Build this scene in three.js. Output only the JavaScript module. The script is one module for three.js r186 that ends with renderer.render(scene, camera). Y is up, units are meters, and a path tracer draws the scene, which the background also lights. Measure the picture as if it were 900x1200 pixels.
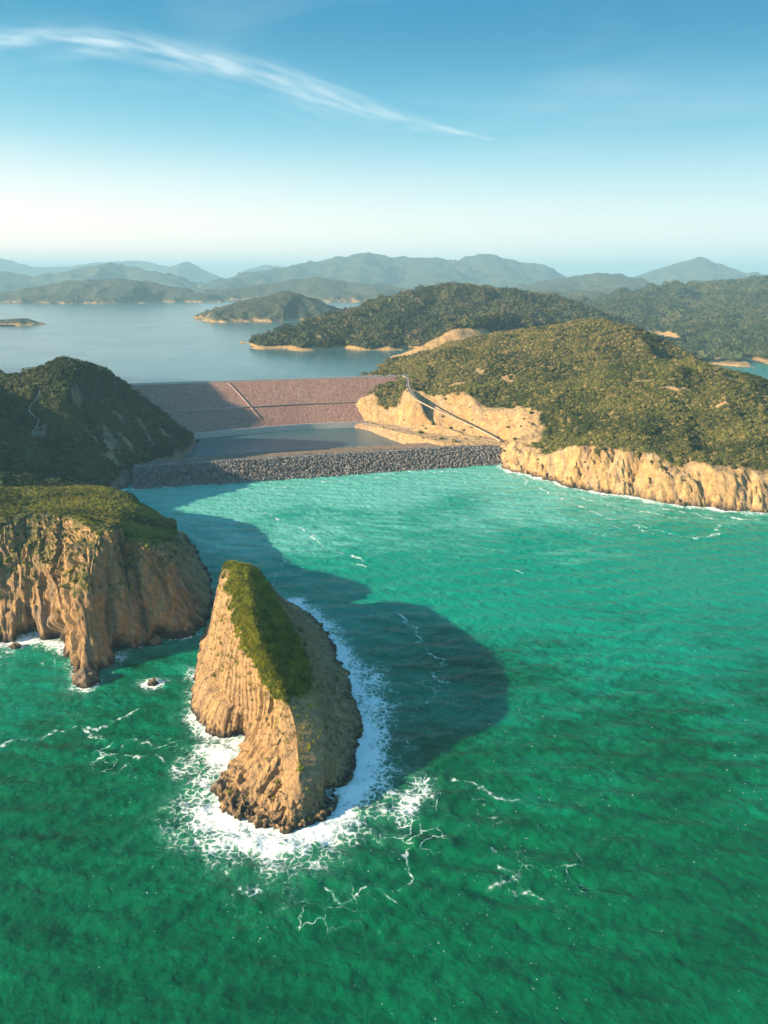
import * as THREE from 'three';
import { mergeGeometries } from 'three/addons/utils/BufferGeometryUtils.js';

// ------------------------------------------------------------------ camera, sky, sun, exposure
const scene = new THREE.Scene();
const camera = new THREE.PerspectiveCamera(71.7, 0.75, 1, 90000);
camera.position.set(0, 180, 0);
camera.rotation.set(-18.3 * Math.PI / 180, 0, 0);
const renderer = new THREE.WebGLRenderer();
renderer.setSize(768, 1024);
renderer.toneMapping = THREE.LinearToneMapping;
renderer.toneMappingExposure = 3.3;
renderer.shadowMap.enabled = true;

const SUN_EL = 21 * Math.PI / 180;
const toSun = new THREE.Vector3(-0.96 * Math.cos(SUN_EL), Math.sin(SUN_EL), 0.28 * Math.cos(SUN_EL)).normalize();
const sun = new THREE.DirectionalLight(new THREE.Color().setRGB(1, 0.79, 0.51), 4.2);
sun.position.copy(toSun).multiplyScalar(2500).add(new THREE.Vector3(0, 0, -700));
sun.target.position.set(0, 0, -700);
sun.castShadow = true;
sun.shadow.mapSize.set(4096, 4096);
Object.assign(sun.shadow.camera, { left: -1200, right: 1200, top: 1000, bottom: -1000, near: 10, far: 6000 });
scene.add(sun, sun.target);
scene.fog = new THREE.FogExp2(new THREE.Color().setRGB(0.42, 0.77, 1.0), 1.0e-4);

// ------------------------------------------------------------------ noise and maths
function rng(seed) { let a = seed >>> 0; return () => { a = (a + 0x6D2B79F5) | 0; let t = Math.imul(a ^ (a >>> 15), 1 | a); t = (t + Math.imul(t ^ (t >>> 7), 61 | t)) ^ t; return ((t ^ (t >>> 14)) >>> 0) / 4294967296; }; }
const PERM = new Uint8Array(512), GR = new Float32Array(512 * 3);
{ const r = rng(77), p = [...Array(256).keys()]; for (let i = 255; i > 0; i--) { const j = Math.floor(r() * (i + 1)); [p[i], p[j]] = [p[j], p[i]]; } for (let i = 0; i < 512; i++) PERM[i] = p[i & 255];
  for (let i = 0; i < 512; i++) { let x, y, z, l; do { x = r() * 2 - 1; y = r() * 2 - 1; z = r() * 2 - 1; l = x * x + y * y + z * z; } while (l > 1 || l < 0.05); l = Math.sqrt(l); GR[i * 3] = x / l; GR[i * 3 + 1] = y / l; GR[i * 3 + 2] = z / l; } }
const fade = t => t * t * t * (t * (t * 6 - 15) + 10);
function n2(x, y) {
  const xi = Math.floor(x), yi = Math.floor(y), xf = x - xi, yf = y - yi, u = fade(xf), v = fade(yf), X = xi & 255, Y = yi & 255;
  const a = PERM[PERM[X] + Y] * 3, b = PERM[PERM[X + 1] + Y] * 3, c = PERM[PERM[X] + Y + 1] * 3, d = PERM[PERM[X + 1] + Y + 1] * 3;
  const A = GR[a] * xf + GR[a + 1] * yf, B = GR[b] * (xf - 1) + GR[b + 1] * yf, C = GR[c] * xf + GR[c + 1] * (yf - 1), D = GR[d] * (xf - 1) + GR[d + 1] * (yf - 1);
  const p = A + (B - A) * u, q = C + (D - C) * u; return 1.5 * (p + (q - p) * v);
}
function n3(x, y, z) {
  const xi = Math.floor(x), yi = Math.floor(y), zi = Math.floor(z), xf = x - xi, yf = y - yi, zf = z - zi, u = fade(xf), v = fade(yf), w = fade(zf), X = xi & 255, Y = yi & 255, Z = zi & 255;
  let o = 0;
  for (let k = 0; k < 8; k++) { const i = k & 1, j = (k >> 1) & 1, l = k >> 2, g = PERM[PERM[PERM[X + i] + Y + j] + Z + l] * 3; o += (GR[g] * (xf - i) + GR[g + 1] * (yf - j) + GR[g + 2] * (zf - l)) * (i ? u : 1 - u) * (j ? v : 1 - v) * (l ? w : 1 - w); }
  return 1.4 * o;
}
function fbm2(x, y, o = 4) { let s = 0, a = 0.5; for (let i = 0; i < o; i++) { s += a * n2(x, y); x = x * 2.03 + 17.1; y = y * 2.03 - 9.7; a *= 0.5; } return s; }
function fbm3(x, y, z, o = 4) { let s = 0, a = 0.5; for (let i = 0; i < o; i++) { s += a * n3(x, y, z); x = x * 2.03 + 7.1; y = y * 2.03 - 9.7; z = z * 2.03 + 3.3; a *= 0.5; } return s; }
function ridged(x, y, o = 4) { let s = 0, a = 0.5, w = 1; for (let i = 0; i < o; i++) { let n = 1 - Math.abs(n2(x, y)) * 1.6; n = Math.max(0, n); n *= n; s += a * n * w; w = Math.min(1, n * 1.6); x = x * 2.05 + 31.7; y = y * 2.05 + 11.3; a *= 0.5; } return s; }
function hash(i, j = 0) { let h = Math.imul(i | 0, 374761393) + Math.imul(j | 0, 668265263); h = Math.imul(h ^ (h >>> 13), 1274126177); return ((h ^ (h >>> 16)) >>> 0) / 4294967296; }
function worley(x, y) { // returns F2 - F1 and cell hash
  const xi = Math.floor(x), yi = Math.floor(y); let f1 = 9, f2 = 9, id = 0;
  for (let j = -1; j <= 1; j++) for (let i = -1; i <= 1; i++) { const cx = xi + i, cy = yi + j, h = hash(cx, cy), g = hash(cx + 911, cy - 337); const dx = cx + 0.1 + 0.8 * h - x, dy = cy + 0.1 + 0.8 * g - y, d = dx * dx + dy * dy; if (d < f1) { f2 = f1; f1 = d; id = h; } else if (d < f2) f2 = d; }
  f1 = Math.sqrt(f1); f2 = Math.sqrt(f2); return [f2 - f1, id, f1];
}
const clamp = (x, a = 0, b = 1) => x < a ? a : x > b ? b : x;
const sst = (a, b, x) => { const t = clamp((x - a) / (b - a)); return t * t * (3 - 2 * t); };
const lerp = (a, b, t) => a + (b - a) * t;
const mix3 = (a, b, t) => [a[0] + (b[0] - a[0]) * t, a[1] + (b[1] - a[1]) * t, a[2] + (b[2] - a[2]) * t];
const smin = (a, b, k) => { const h = clamp(0.5 + 0.5 * (b - a) / k); return lerp(b, a, h) - k * h * (1 - h); };
const smax = (a, b, k) => -smin(-a, -b, k);
function segD(x, z, L) { // distance to a polyline of [x, z, value]; value interpolated at the foot
  let best = 1e18, val = 0;
  for (let i = 0; i + 1 < L.length; i++) { const a = L[i], b = L[i + 1], dx = b[0] - a[0], dz = b[1] - a[1], t = clamp(((x - a[0]) * dx + (z - a[1]) * dz) / (dx * dx + dz * dz)), ex = a[0] + dx * t - x, ez = a[1] + dz * t - z, d = ex * ex + ez * ez; if (d < best) { best = d; val = lerp(a[2] || 0, b[2] || 0, t); } }
  return [Math.sqrt(best), val];
}
function inside(x, z, P) { let c = false; for (let i = 0, j = P.length - 1; i < P.length; j = i++) { const a = P[i], b = P[j]; if ((a[1] > z) !== (b[1] > z) && x < (b[0] - a[0]) * (z - a[1]) / (b[1] - a[1]) + a[0]) c = !c; } return c; }
const sdPoly = (x, z, P) => { const d = segD(x, z, [...P, P[0]])[0]; return inside(x, z, P) ? d : -d; };
function curve(L, x) { // smooth interpolation of [[x, y] ...]
  if (x <= L[0][0]) return L[0][1]; const n = L.length; if (x >= L[n - 1][0]) return L[n - 1][1];
  let i = 0; while (x > L[i + 1][0]) i++;
  const p0 = L[Math.max(0, i - 1)], p1 = L[i], p2 = L[i + 1], p3 = L[Math.min(n - 1, i + 2)], t = (x - p1[0]) / (p2[0] - p1[0]);
  const m1 = (p2[1] - p0[1]) / (p2[0] - p0[0] || 1) * (p2[0] - p1[0]), m2 = (p3[1] - p1[1]) / (p3[0] - p1[0] || 1) * (p2[0] - p1[0]);
  return (2 * t * t * t - 3 * t * t + 1) * p1[1] + (t * t * t - 2 * t * t + t) * m1 + (3 * t * t - 2 * t * t * t) * p2[1] + (t * t * t - t * t) * m2;
}

// ------------------------------------------------------------------ the sky: air and one streak of cirrus
{
  const W = 4096, H = 2048, data = new Float32Array(W * H * 4);
  const sh = new THREE.Vector2(toSun.x, toSun.z).normalize();
  const stops = [[-90, [0.42, 0.5, 0.5]], [-3, [1.0, 0.93, 0.76]], [0, [1.4, 1.06, 0.84]], [3, [1.25, 1.0, 0.83]], [6, [0.76, 0.81, 0.77]], [10, [0.25, 0.52, 0.63]], [17, [0.032, 0.25, 0.43]], [30, [0.045, 0.26, 0.48]], [60, [0.05, 0.27, 0.50]], [90, [0.05, 0.27, 0.50]]];
  const S = [0, 1, 2].map(k => stops.map(([e, c]) => [e, c[k]]));
  const cl = [[-40, 12.6], [-25, 14.05], [-19.5, 14.6], [-14.6, 14.2], [-9, 13.35], [-4.8, 12.3], [-0.6, 11.2], [4.3, 10.05], [9, 9.2]];   // azimuth, elevation of the cirrus streak (degrees)
  const row = [0, 0, 0];
  for (let j = 0; j < H; j++) {
    const el = ((j + 0.5) / H - 0.5) * 180, ce = Math.cos(el * Math.PI / 180), se = Math.sin(el * Math.PI / 180);
    for (let k = 0; k < 3; k++) row[k] = curve(S[k], el);
    for (let i = 0; i < W; i++) {
      const th = ((i + 0.5) / W - 0.5) * 2 * Math.PI, x = Math.cos(th) * ce, z = Math.sin(th) * ce;
      const cs = x * toSun.x + se * toSun.y + z * toSun.z;
      const g = 0.78 + 0.36 * sst(-1, 1, (Math.cos(th) * sh.x + Math.sin(th) * sh.y)), mie = 0.5 * Math.exp((cs - 1) * 7) * sst(-6, 2, el);
      let r = row[0] * Math.pow(g, 2.1) + mie * 1.0, gg = row[1] * Math.pow(g, 0.9) + mie * 0.9, b = row[2] * Math.pow(g, 0.45) + mie * 0.7;
      if (el > 0 && el < 40) { // thin high cloud: one streak, faint veils everywhere
        const az = Math.atan2(x, -z) * 180 / Math.PI;
        let a = 0;
        if (az > -60 && az < 20) {
          const c = curve(cl, az), d = el - c, w = 0.6 * sst(10.5, -6, az) * (0.6 + 0.4 * sst(-36, -22, az) + 0.35 * Math.exp(-Math.pow((az + 6) / 6, 2)));
          const f = fbm2(az * 0.22 + d * 0.3, d * 1.5 - az * 0.1, 6);
          a = Math.exp(-Math.pow((d + 0.45 * f) / Math.max(w, 0.02), 2)) * clamp(0.75 + 0.9 * f) * sst(9.5, 6, az) * (0.5 + 0.5 * sst(-34, -16, az));
          a *= 0.3 + 1.0 * clamp(0.5 + 1.7 * fbm2(az * 0.3 + 5, d * 3.4 + az * 0.25, 5)); a += 0.25 * Math.exp(-Math.pow((d + 1.2 + f) / 1.1, 2)) * clamp(0.2 + f) * sst(4, -6, az);
        }
        const sx = x / (se + 0.12), sz = z / (se + 0.12);
        const veil = clamp(fbm2(sx * 0.7 + 0.35 * sz + 4, sz * 1.7 - 0.5 * sx, 5) * 0.9 - 0.02) * sst(3, 10, el) * 0.35;
        a = clamp(a * 0.52 + veil);
        r = lerp(r, 0.84 * g, a); gg = lerp(gg, 0.92 * g, a); b = lerp(b, 0.92 * g, a);
      }
      const o = (j * W + i) * 4; data[o] = r * 0.42; data[o + 1] = gg * 0.42; data[o + 2] = b * 0.42; data[o + 3] = 1;
    }
  }
  const t = new THREE.DataTexture(data, W, H, THREE.RGBAFormat, THREE.FloatType);
  t.mapping = THREE.EquirectangularReflectionMapping; t.magFilter = THREE.LinearFilter; t.minFilter = THREE.LinearFilter; t.needsUpdate = true;
  scene.background = t; scene.environment = t;
}

// ------------------------------------------------------------------ helpers for objects
const taken = new Map();
function numbered(n) { const k = taken.get(n) || 0; taken.set(n, k + 1); return k ? n + '_' + String(k).padStart(3, '0') : n; }
function add(o, parent = scene) { o.castShadow = true; o.receiveShadow = true; if (parent === scene) o.name = numbered(o.name); parent.add(o); return o; }
function mesh(name, geo, mat, parent = scene) { const m = new THREE.Mesh(geo, mat); m.name = name; return add(m, parent); }
function tag(o, label, category, group, kind) { o.userData.label = label; if (category) o.userData.category = category; if (group) o.userData.group = group; if (kind) o.userData.kind = kind; return o; }
function struct(o, label, category) { return tag(o, label, category, undefined, 'structure'); }

function grainTexture(size, seed, lo, hi, scale, decay = 0.75) { // tileable grey grain that multiplies the colour
  const d = new Uint8Array(size * size * 4), r = rng(seed), base = new Float32Array(size * size);
  for (let oct = 1, amp = 1; oct <= 6; oct++, amp *= decay) {
    const c = Math.max(2, Math.round(scale * 2 ** oct)), g = Float32Array.from({ length: c * c }, () => r());
    for (let j = 0; j < size; j++) for (let i = 0; i < size; i++) {
      const x = i / size * c, y = j / size * c, xi = Math.floor(x), yi = Math.floor(y), u = fade(x - xi), v = fade(y - yi), x1 = (xi + 1) % c, y1 = (yi + 1) % c;
      base[j * size + i] += amp * (lerp(lerp(g[yi * c + xi], g[yi * c + x1], u), lerp(g[y1 * c + xi], g[y1 * c + x1], u), v) - 0.5);
    }
  }
  let mn = 9, mx = -9; for (const v of base) { mn = Math.min(mn, v); mx = Math.max(mx, v); }
  for (let k = 0; k < base.length; k++) { const v = 255 * lerp(lo, hi, (base[k] - mn) / (mx - mn)); d[k * 4] = d[k * 4 + 1] = d[k * 4 + 2] = v; d[k * 4 + 3] = 255; }
  const t = new THREE.DataTexture(d, size, size); t.wrapS = t.wrapT = THREE.RepeatWrapping; t.magFilter = THREE.LinearFilter; t.minFilter = THREE.LinearMipmapLinearFilter; t.generateMipmaps = true; t.needsUpdate = true; return t;
}
function rep(t, r, srgb) { const c = t.clone(); c.repeat.set(r, r); if (srgb) c.colorSpace = THREE.SRGBColorSpace; c.needsUpdate = true; return c; }
const GRAIN = grainTexture(512, 5, 0.68, 1, 3), BUMP = grainTexture(512, 9, 0, 1, 4);
const std = (o) => new THREE.MeshStandardMaterial({ roughness: 0.95, ...o });
const rockMat = std({ vertexColors: true, map: rep(GRAIN, 1 / 9, true), bumpMap: rep(BUMP, 1 / 7), bumpScale: 0.5 });
const landMat = std({ vertexColors: true, map: rep(GRAIN, 1 / 23, true), bumpMap: rep(BUMP, 1 / 16), bumpScale: 1.2 });
const farMat = std({ vertexColors: true, map: rep(GRAIN, 1 / 180, true), bumpMap: rep(BUMP, 1 / 140), bumpScale: 9 });

function gridMesh(nu, nv, at, col, skip) { // at(i, j) -> [x, y, z]; uv in metres
  const pos = new Float32Array(nu * nv * 3), cl = new Float32Array(nu * nv * 3), uv = new Float32Array(nu * nv * 2), idx = [];
  for (let j = 0; j < nv; j++) for (let i = 0; i < nu; i++) { const k = j * nu + i, p = at(i, j); pos.set(p, k * 3); uv[k * 2] = p[0] + 0.62 * p[1]; uv[k * 2 + 1] = -p[2] + 0.78 * p[1]; }
  for (let j = 0; j + 1 < nv; j++) for (let i = 0; i + 1 < nu; i++) { const a = j * nu + i, b = a + 1, c = a + nu, d = c + 1; if (skip && skip(pos, a, b, c, d)) continue; idx.push(a, b, c, b, d, c); }
  const g = new THREE.BufferGeometry(); g.setAttribute('position', new THREE.BufferAttribute(pos, 3)); g.setAttribute('uv', new THREE.BufferAttribute(uv, 2)); g.setIndex(idx); g.computeVertexNormals();
  if (col) { const N = g.attributes.normal.array; for (let j = 0; j < nv; j++) for (let i = 0; i < nu; i++) { const k = j * nu + i; cl.set(col(pos[k * 3], pos[k * 3 + 1], pos[k * 3 + 2], N[k * 3], N[k * 3 + 1], N[k * 3 + 2], i, j), k * 3); } g.setAttribute('color', new THREE.BufferAttribute(cl, 3)); }
  return g;
}
function heightField(h, x0, x1, z0, z1, cell, col, floor = -4) { // z0 > z1 (towards the camera first)
  const nu = Math.round((x1 - x0) / cell) + 1, nv = Math.round((z0 - z1) / cell) + 1;
  const g = gridMesh(nu, nv, (i, j) => { const x = x0 + i * cell, z = z0 - j * cell; return [x, h(x, z), z]; }, col, (p, a, b, c, d) => Math.max(p[a * 3 + 1], p[b * 3 + 1], p[c * 3 + 1], p[d * 3 + 1]) < floor);
  return g;
}
function smooth(L, step) { // Catmull-Rom through points of any dimension
  const out = [], n = L[0].length;
  for (let i = 0; i + 1 < L.length; i++) {
    const p0 = L[Math.max(0, i - 1)], p1 = L[i], p2 = L[i + 1], p3 = L[Math.min(L.length - 1, i + 2)], len = Math.hypot(...p1.map((v, k) => v - p2[k])), m = Math.max(1, Math.round(len / step));
    for (let s = 0; s < m; s++) { const t = s / m, q = []; for (let k = 0; k < n; k++) q.push(0.5 * (2 * p1[k] + (p2[k] - p0[k]) * t + (2 * p0[k] - 5 * p1[k] + 4 * p2[k] - p3[k]) * t * t + (3 * p1[k] - p0[k] - 3 * p2[k] + p3[k]) * t * t * t)); out.push(q); }
  }
  out.push([...L[L.length - 1]]); return out;
}
function ribbon(L, prof) { // L: points [x, y, z]; prof: closed profile [side, up]
  const n = L.length, m = prof.length, pos = [], idx = [], uv = [];
  for (let i = 0; i < n; i++) {
    const a = L[Math.max(0, i - 1)], b = L[Math.min(n - 1, i + 1)], l = Math.hypot(b[0] - a[0], b[2] - a[2]) || 1, nx = -(b[2] - a[2]) / l, nz = (b[0] - a[0]) / l;
    for (const [s, u] of prof) { pos.push(L[i][0] + nx * s, L[i][1] + u, L[i][2] + nz * s); uv.push(L[i][0] + s, L[i][2] + u); }
  }
  for (let i = 0; i + 1 < n; i++) for (let j = 0; j < m; j++) { const a = i * m + j, b = i * m + (j + 1) % m, c = a + m, d = b + m; idx.push(a, c, b, b, c, d); }
  for (let j = 1; j + 1 < m; j++) { idx.push(0, j, j + 1); const o = (n - 1) * m; idx.push(o, o + j + 1, o + j); }
  let g = new THREE.BufferGeometry(); g.setAttribute('position', new THREE.Float32BufferAttribute(pos, 3)); g.setAttribute('uv', new THREE.Float32BufferAttribute(uv, 2)); g.setIndex(idx); g = g.toNonIndexed(); g.computeVertexNormals(); return g;
}
const slab = (w, lo, hi) => [[-w / 2, lo], [w / 2, lo], [w / 2, hi], [-w / 2, hi]];

// Catmull-Rom patch through a grid of control points, displaced along its normal
function patch(ctrl, nu, nv, closed, disp, col) {
  const K = ctrl.length, M = ctrl[0].length;
  const cr = (p0, p1, p2, p3, t) => [0, 1, 2].map(k => 0.5 * (2 * p1[k] + (p2[k] - p0[k]) * t + (2 * p0[k] - 5 * p1[k] + 4 * p2[k] - p3[k]) * t * t + (3 * p1[k] - p0[k] - 3 * p2[k] + p3[k]) * t * t * t));
  const kk = i => closed ? (i + K * 4) % K : clamp(i, 0, K - 1), mm = j => clamp(j, 0, M - 1);
  // spread the samples evenly along the mid ring
  const midRow = Math.floor(M / 2), segs = closed ? K : K - 1, len = [0];
  const ring = (s, j) => { const i = Math.min(Math.floor(s), segs - 1), t = s - i; return cr(ctrl[kk(i - 1)][j], ctrl[kk(i)][j], ctrl[kk(i + 1)][j], ctrl[kk(i + 2)][j], t); };
  const NS = segs * 24; let prev = ring(0, 1);
  for (let i = 1; i <= NS; i++) { const a = ring(i / NS * segs, 1), b = ring(i / NS * segs, midRow), a0 = ring((i - 1) / NS * segs, 1), b0 = ring((i - 1) / NS * segs, midRow); len.push(len[i - 1] + 0.5 * (Math.hypot(a[0] - a0[0], a[2] - a0[2]) + Math.hypot(b[0] - b0[0], b[2] - b0[2]))); }
  const total = len[NS], sAt = new Float32Array(nu), uAt = new Float32Array(nu);
  for (let i = 0, q = 0; i < nu; i++) { const u = total * i / (nu - 1); while (q < NS - 1 && len[q + 1] < u) q++; sAt[i] = (q + clamp((u - len[q]) / (len[q + 1] - len[q] || 1))) / NS * segs; uAt[i] = u; }
  const cols = []; // column curves per sample
  const P = new Float32Array(nu * nv * 3);
  const vAt = new Float32Array(nu * nv);
  for (let i = 0; i < nu; i++) {
    const C = []; for (let j = 0; j < M; j++) C.push(ring(sAt[i], j));
    const fine = []; for (let j = 0; j + 1 < M; j++) for (let s = 0; s < 16; s++) fine.push([...cr(C[mm(j - 1)], C[j], C[j + 1], C[mm(j + 2)], s / 16), j + s / 16]);
    fine.push([...C[M - 1], M - 1]);
    const fl = [0]; for (let s = 1; s < fine.length; s++) fl.push(fl[s - 1] + Math.hypot(fine[s][0] - fine[s - 1][0], fine[s][1] - fine[s - 1][1], fine[s][2] - fine[s - 1][2]));
    for (let j = 0, q = 0; j < nv; j++) { const l = fl[fl.length - 1] * j / (nv - 1); while (q < fine.length - 2 && fl[q + 1] < l) q++; const t = clamp((l - fl[q]) / (fl[q + 1] - fl[q] || 1)); for (let k = 0; k < 3; k++) P[(j * nu + i) * 3 + k] = lerp(fine[q][k], fine[q + 1][k], t); vAt[j * nu + i] = lerp(fine[q][3], fine[q + 1][3], t); }
  }
  const base = gridMesh(nu, nv, (i, j) => { const k = (j * nu + i) * 3; return [P[k], P[k + 1], P[k + 2]]; });
  const N = base.attributes.normal.array;
  if (closed) for (let j = 0; j < nv; j++) { const a = j * nu * 3, b = a + (nu - 1) * 3; for (let k = 0; k < 3; k++) { const m = (N[a + k] + N[b + k]) / 2; N[a + k] = N[b + k] = m; } }
  const info = { P, N, vAt, uAt, nu, nv, total };
  const g = gridMesh(nu, nv, (i, j) => {
    const k = j * nu + i, ii = closed && i === nu - 1 ? 0 : i, d = disp(ii === 0 && i ? 0 : uAt[i], vAt[k], [P[k * 3], P[k * 3 + 1], P[k * 3 + 2]], [N[k * 3], N[k * 3 + 1], N[k * 3 + 2]]);
    return [P[k * 3] + N[k * 3] * d, P[k * 3 + 1] + N[k * 3 + 1] * d * 0.6, P[k * 3 + 2] + N[k * 3 + 2] * d];
  }, (x, y, z, nx, ny, nz, i, j) => col(x, y, z, nx, ny, nz, uAt[i], vAt[j * nu + i]));
  return [g, info];
}
// broken columnar jointing: outward offset of a column face at height y
function colAt(u, y, w, lean) { const q = (u + lean * y) / w + 0.5 * n2(u * 0.09, 0.5) + 0.05 * n2(u * 0.4, y * 0.08), i = Math.floor(q); return [i, q - i, q]; }
function columns(u, y, w, lean) {
  const [i, f, q] = colAt(u, y, w, lean);
  let o = (hash(i, 3) - 0.5) * 1.1 + 0.75 * (1 - Math.pow(Math.abs(2 * f - 1), 4));
  const seg = y / (9 + 12 * hash(i, 8)) + hash(i, 9) * 7; o += (hash(i, 100 + Math.floor(seg)) - 0.5) * 0.9; o -= 0.4 * sst(0.05, 0, Math.abs(seg - Math.round(seg)));
  const G = Math.floor(q / 5.3); o += (hash(G, 41) - 0.5) * 1.5;
  return o;
}

// ------------------------------------------------------------------ plan of the place (metres; x right, z towards the viewer)
const SEA = 0, LAKE = 51, POOL = 5;
const stackBase = [[-93, -302], [-88, -283], [-82, -265], [-71, -250], [-57, -249], [-57, -236], [-61, -222], [-58, -207], [-44, -199], [-31, -195], [-17, -207], [-10, -226], [-8, -245], [-11, -272], [-17, -298], [-24, -324], [-36, -352], [-54, -376], [-75, -383], [-91, -350]];
const headCoast = [[-330, -345], [-240, -335], [-200, -330], [-183, -335], [-160, -319], [-143, -297], [-134, -313], [-123, -326], [-102, -337], [-101, -362], [-107, -396], [-121, -429], [-146, -483], [-178, -505], [-222, -540], [-235, -580], [-228, -607]];
const rightCoast = [[118, -716], [120, -679], [136, -660], [152, -641], [167, -618], [188, -599], [214, -587], [228, -572], [249, -562], [267, -555], [288, -546], [310, -542], [345, -540], [400, -560], [460, -610], [505, -700], [530, -850], [520, -1000], [540, -1150], [560, -1400], [600, -1700]];
const rightLand = [...rightCoast, [600, -1800], [-100, -1800], [-100, -880], [-32, -867], [0, -800], [60, -722]];
const cofL = [-232, -635], cofR = [124, -727];                       // the crest of the outer dam, at height 14
const cofBase = [[-236, -606], [118, -709]];

// ------------------------------------------------------------------ the sea
function waveH(x, z) {
  const gx = x + 6 * n2(x * 0.02, z * 0.02), gz = z + 6 * n2(x * 0.02 + 40, z * 0.02);
  const amp = 0.7 + 0.8 * n2(x * 0.013 + 7, z * 0.013);
  let h = 0;
  h += 0.5 * Math.sin((gx * 0.10 + gz * 0.33)) + 0.32 * Math.sin(gx * -0.10 + gz * 0.55 + 1.3) + 0.15 * Math.sin(gx * 0.52 + gz * 0.75 + 0.6);
  h *= amp;
  h += 0.62 * fbm2(x * 0.15 + 3, z * 0.27, 3) + 0.16 * n2(x * 0.9 + z * 0.2, z * 1.1);
  return h;
}
const foamSrc = [ // polyline, how strong, how wide (m)
  [[...stackBase.slice(2, 5)], 0.95, 5], [[...stackBase.slice(0, 3)], 0.75, 3], [stackBase.slice(4, 8), 1.15, 6.5], [stackBase.slice(7, 11), 1.3, 9.5], [stackBase.slice(10, 15), 1.25, 9], [stackBase.slice(14, 18), 1.1, 6],
  [headCoast.slice(0, 4), 1.15, 8], [headCoast.slice(3, 6), 0.9, 4], [headCoast.slice(5, 9), 0.8, 3.6], [headCoast.slice(8, 11), 0.5, 1.8], [headCoast.slice(10, 16), 0.75, 2.5],
  [rightCoast.slice(0, 13), 1.1, 4.5], [cofBase, 0.95, 1.8],
  [[[-222, -314], [-204, -306]], 1.0, 9], [[[-110, -289], [-106, -289]], 1.15, 3.2], [[[-141, -291], [-139, -288]], 1.2, 4.5], [[[-70, -238], [-66, -226]], 1.1, 7], [[[6, -205], [14, -218]], 0.8, 5],
];
const streaks = [ // thin lines of foam drifting on the water: [points, width]
  [[[-176, -240], [-157, -244], [-141, -249], [-128, -256], [-120, -254], [-112, -262], [-108, -268]], 0.9], [[[-127, -255], [-120, -248], [-114, -246]], 0.7], [[[-115, -231], [-113, -236], [-108, -237], [-97, -235], [-89, -235], [-80, -229], [-74, -225], [-66, -226]], 0.75], [[[-106, -243], [-101, -246], [-92, -243], [-84, -246]], 0.6],
  [[[-66, -508], [-58, -499], [-50, -480], [-42, -467]], 0.9], [[[-33, -458], [-23, -451], [-14, -440]], 1.0], [[[-22, -436], [-11, -430]], 0.9], [[[8, -360], [14, -350], [18, -341], [18, -332], [14, -326]], 0.9], [[[21, -322], [25, -316], [28, -312]], 0.7], [[[22, -301], [24, -295], [28, -289]], 0.8], [[[22, -280], [20, -272]], 0.7], [[[-70, -395], [-66, -440], [-75, -470]], 0.5],
  [[[14, -219], [22, -226], [32, -220], [39, -215], [46, -213], [50, -212], [51, -207]], 0.8], [[[35, -189], [37, -183], [41, -178], [38, -172], [34, -172]], 0.8], [[[41, -171], [47, -170], [52, -168]], 0.6], [[[12, -200], [10, -190], [6, -184], [10, -176], [4, -170]], 0.6], [[[-20, -172], [-12, -168], [-4, -174], [4, -166]], 0.5], [[[-52, -178], [-46, -172], [-38, -170]], 0.5],
  [[[100, -650], [80, -672], [40, -668], [20, -672], [0, -660]], 1.3], [[[128, -640], [150, -586], [176, -530], [205, -500], [226, -482], [248, -492], [256, -512]], 1.2], [[[110, -668], [134, -640], [128, -622]], 1.0], [[[150, -600], [190, -560], [230, -530], [262, -525]], 0.9], [[[-150, -606], [-130, -612], [-112, -604]], 1.0], [[[-100, -610], [-88, -618]], 1.0], [[[-60, -636], [-40, -640]], 1.1], [[[-20, -644], [-4, -650]], 1.1], [[[-120, -560], [-92, -540], [-80, -520]], 0.6], [[[190, -585], [240, -545], [300, -520]], 1.2], [[[212, -566], [250, -540], [262, -520]], 0.9],
  [[[70, -430], [90, -420]], 0.5],
];
const laceFields = [[14, -203, 34, 24, 0.85], [-103, -238, 28, 16, 0.8], [-24, -168, 34, 16, 0.75], [190, -515, 70, 55, 0.7], [-50, -540, 70, 70, 0.5], [24, -300, 22, 45, 0.6], [40, -640, 120, 30, 0.7], [-150, -300, 40, 20, 0.8], [-70, -200, 20, 20, 0.7], [60, -180, 40, 20, 0.5]];
const FC = 3, FX0 = -340, FZ0 = -100, FNX = 270, FNZ = 230, foamGrid = new Float32Array(FNX * FNZ);
for (let j = 0; j < FNZ; j++) for (let i = 0; i < FNX; i++) { const x = FX0 + i * FC, z = FZ0 - j * FC; let s = 0; for (const [L, a, w] of foamSrc) { const d = segD(x, z, L)[0]; if (d < w * 6) s = Math.max(s, a * Math.exp(-Math.pow(d / w, 1.25) * 0.45)); } foamGrid[j * FNX + i] = s; }
function foamNear(x, z) { const u = clamp((x - FX0) / FC, 0, FNX - 1.001), v = clamp((FZ0 - z) / FC, 0, FNZ - 1.001), i = Math.floor(u), j = Math.floor(v), k = j * FNX + i; return lerp(lerp(foamGrid[k], foamGrid[k + 1], u - i), lerp(foamGrid[k + FNX], foamGrid[k + FNX + 1], u - i), v - j); }
const streakBoxes = streaks.map(([L, w]) => [Math.min(...L.map(p => p[0])) - 9, Math.max(...L.map(p => p[0])) + 9, Math.min(...L.map(p => p[1])) - 9, Math.max(...L.map(p => p[1])) + 9]);
const emerald = [0.0003, 0.128, 0.052], bottle = [0.0001, 0.045, 0.018], turquoise = [0.001, 0.255, 0.172], mint = [0.16, 0.48, 0.40], foamCol = [0.86, 0.88, 0.86];
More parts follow.
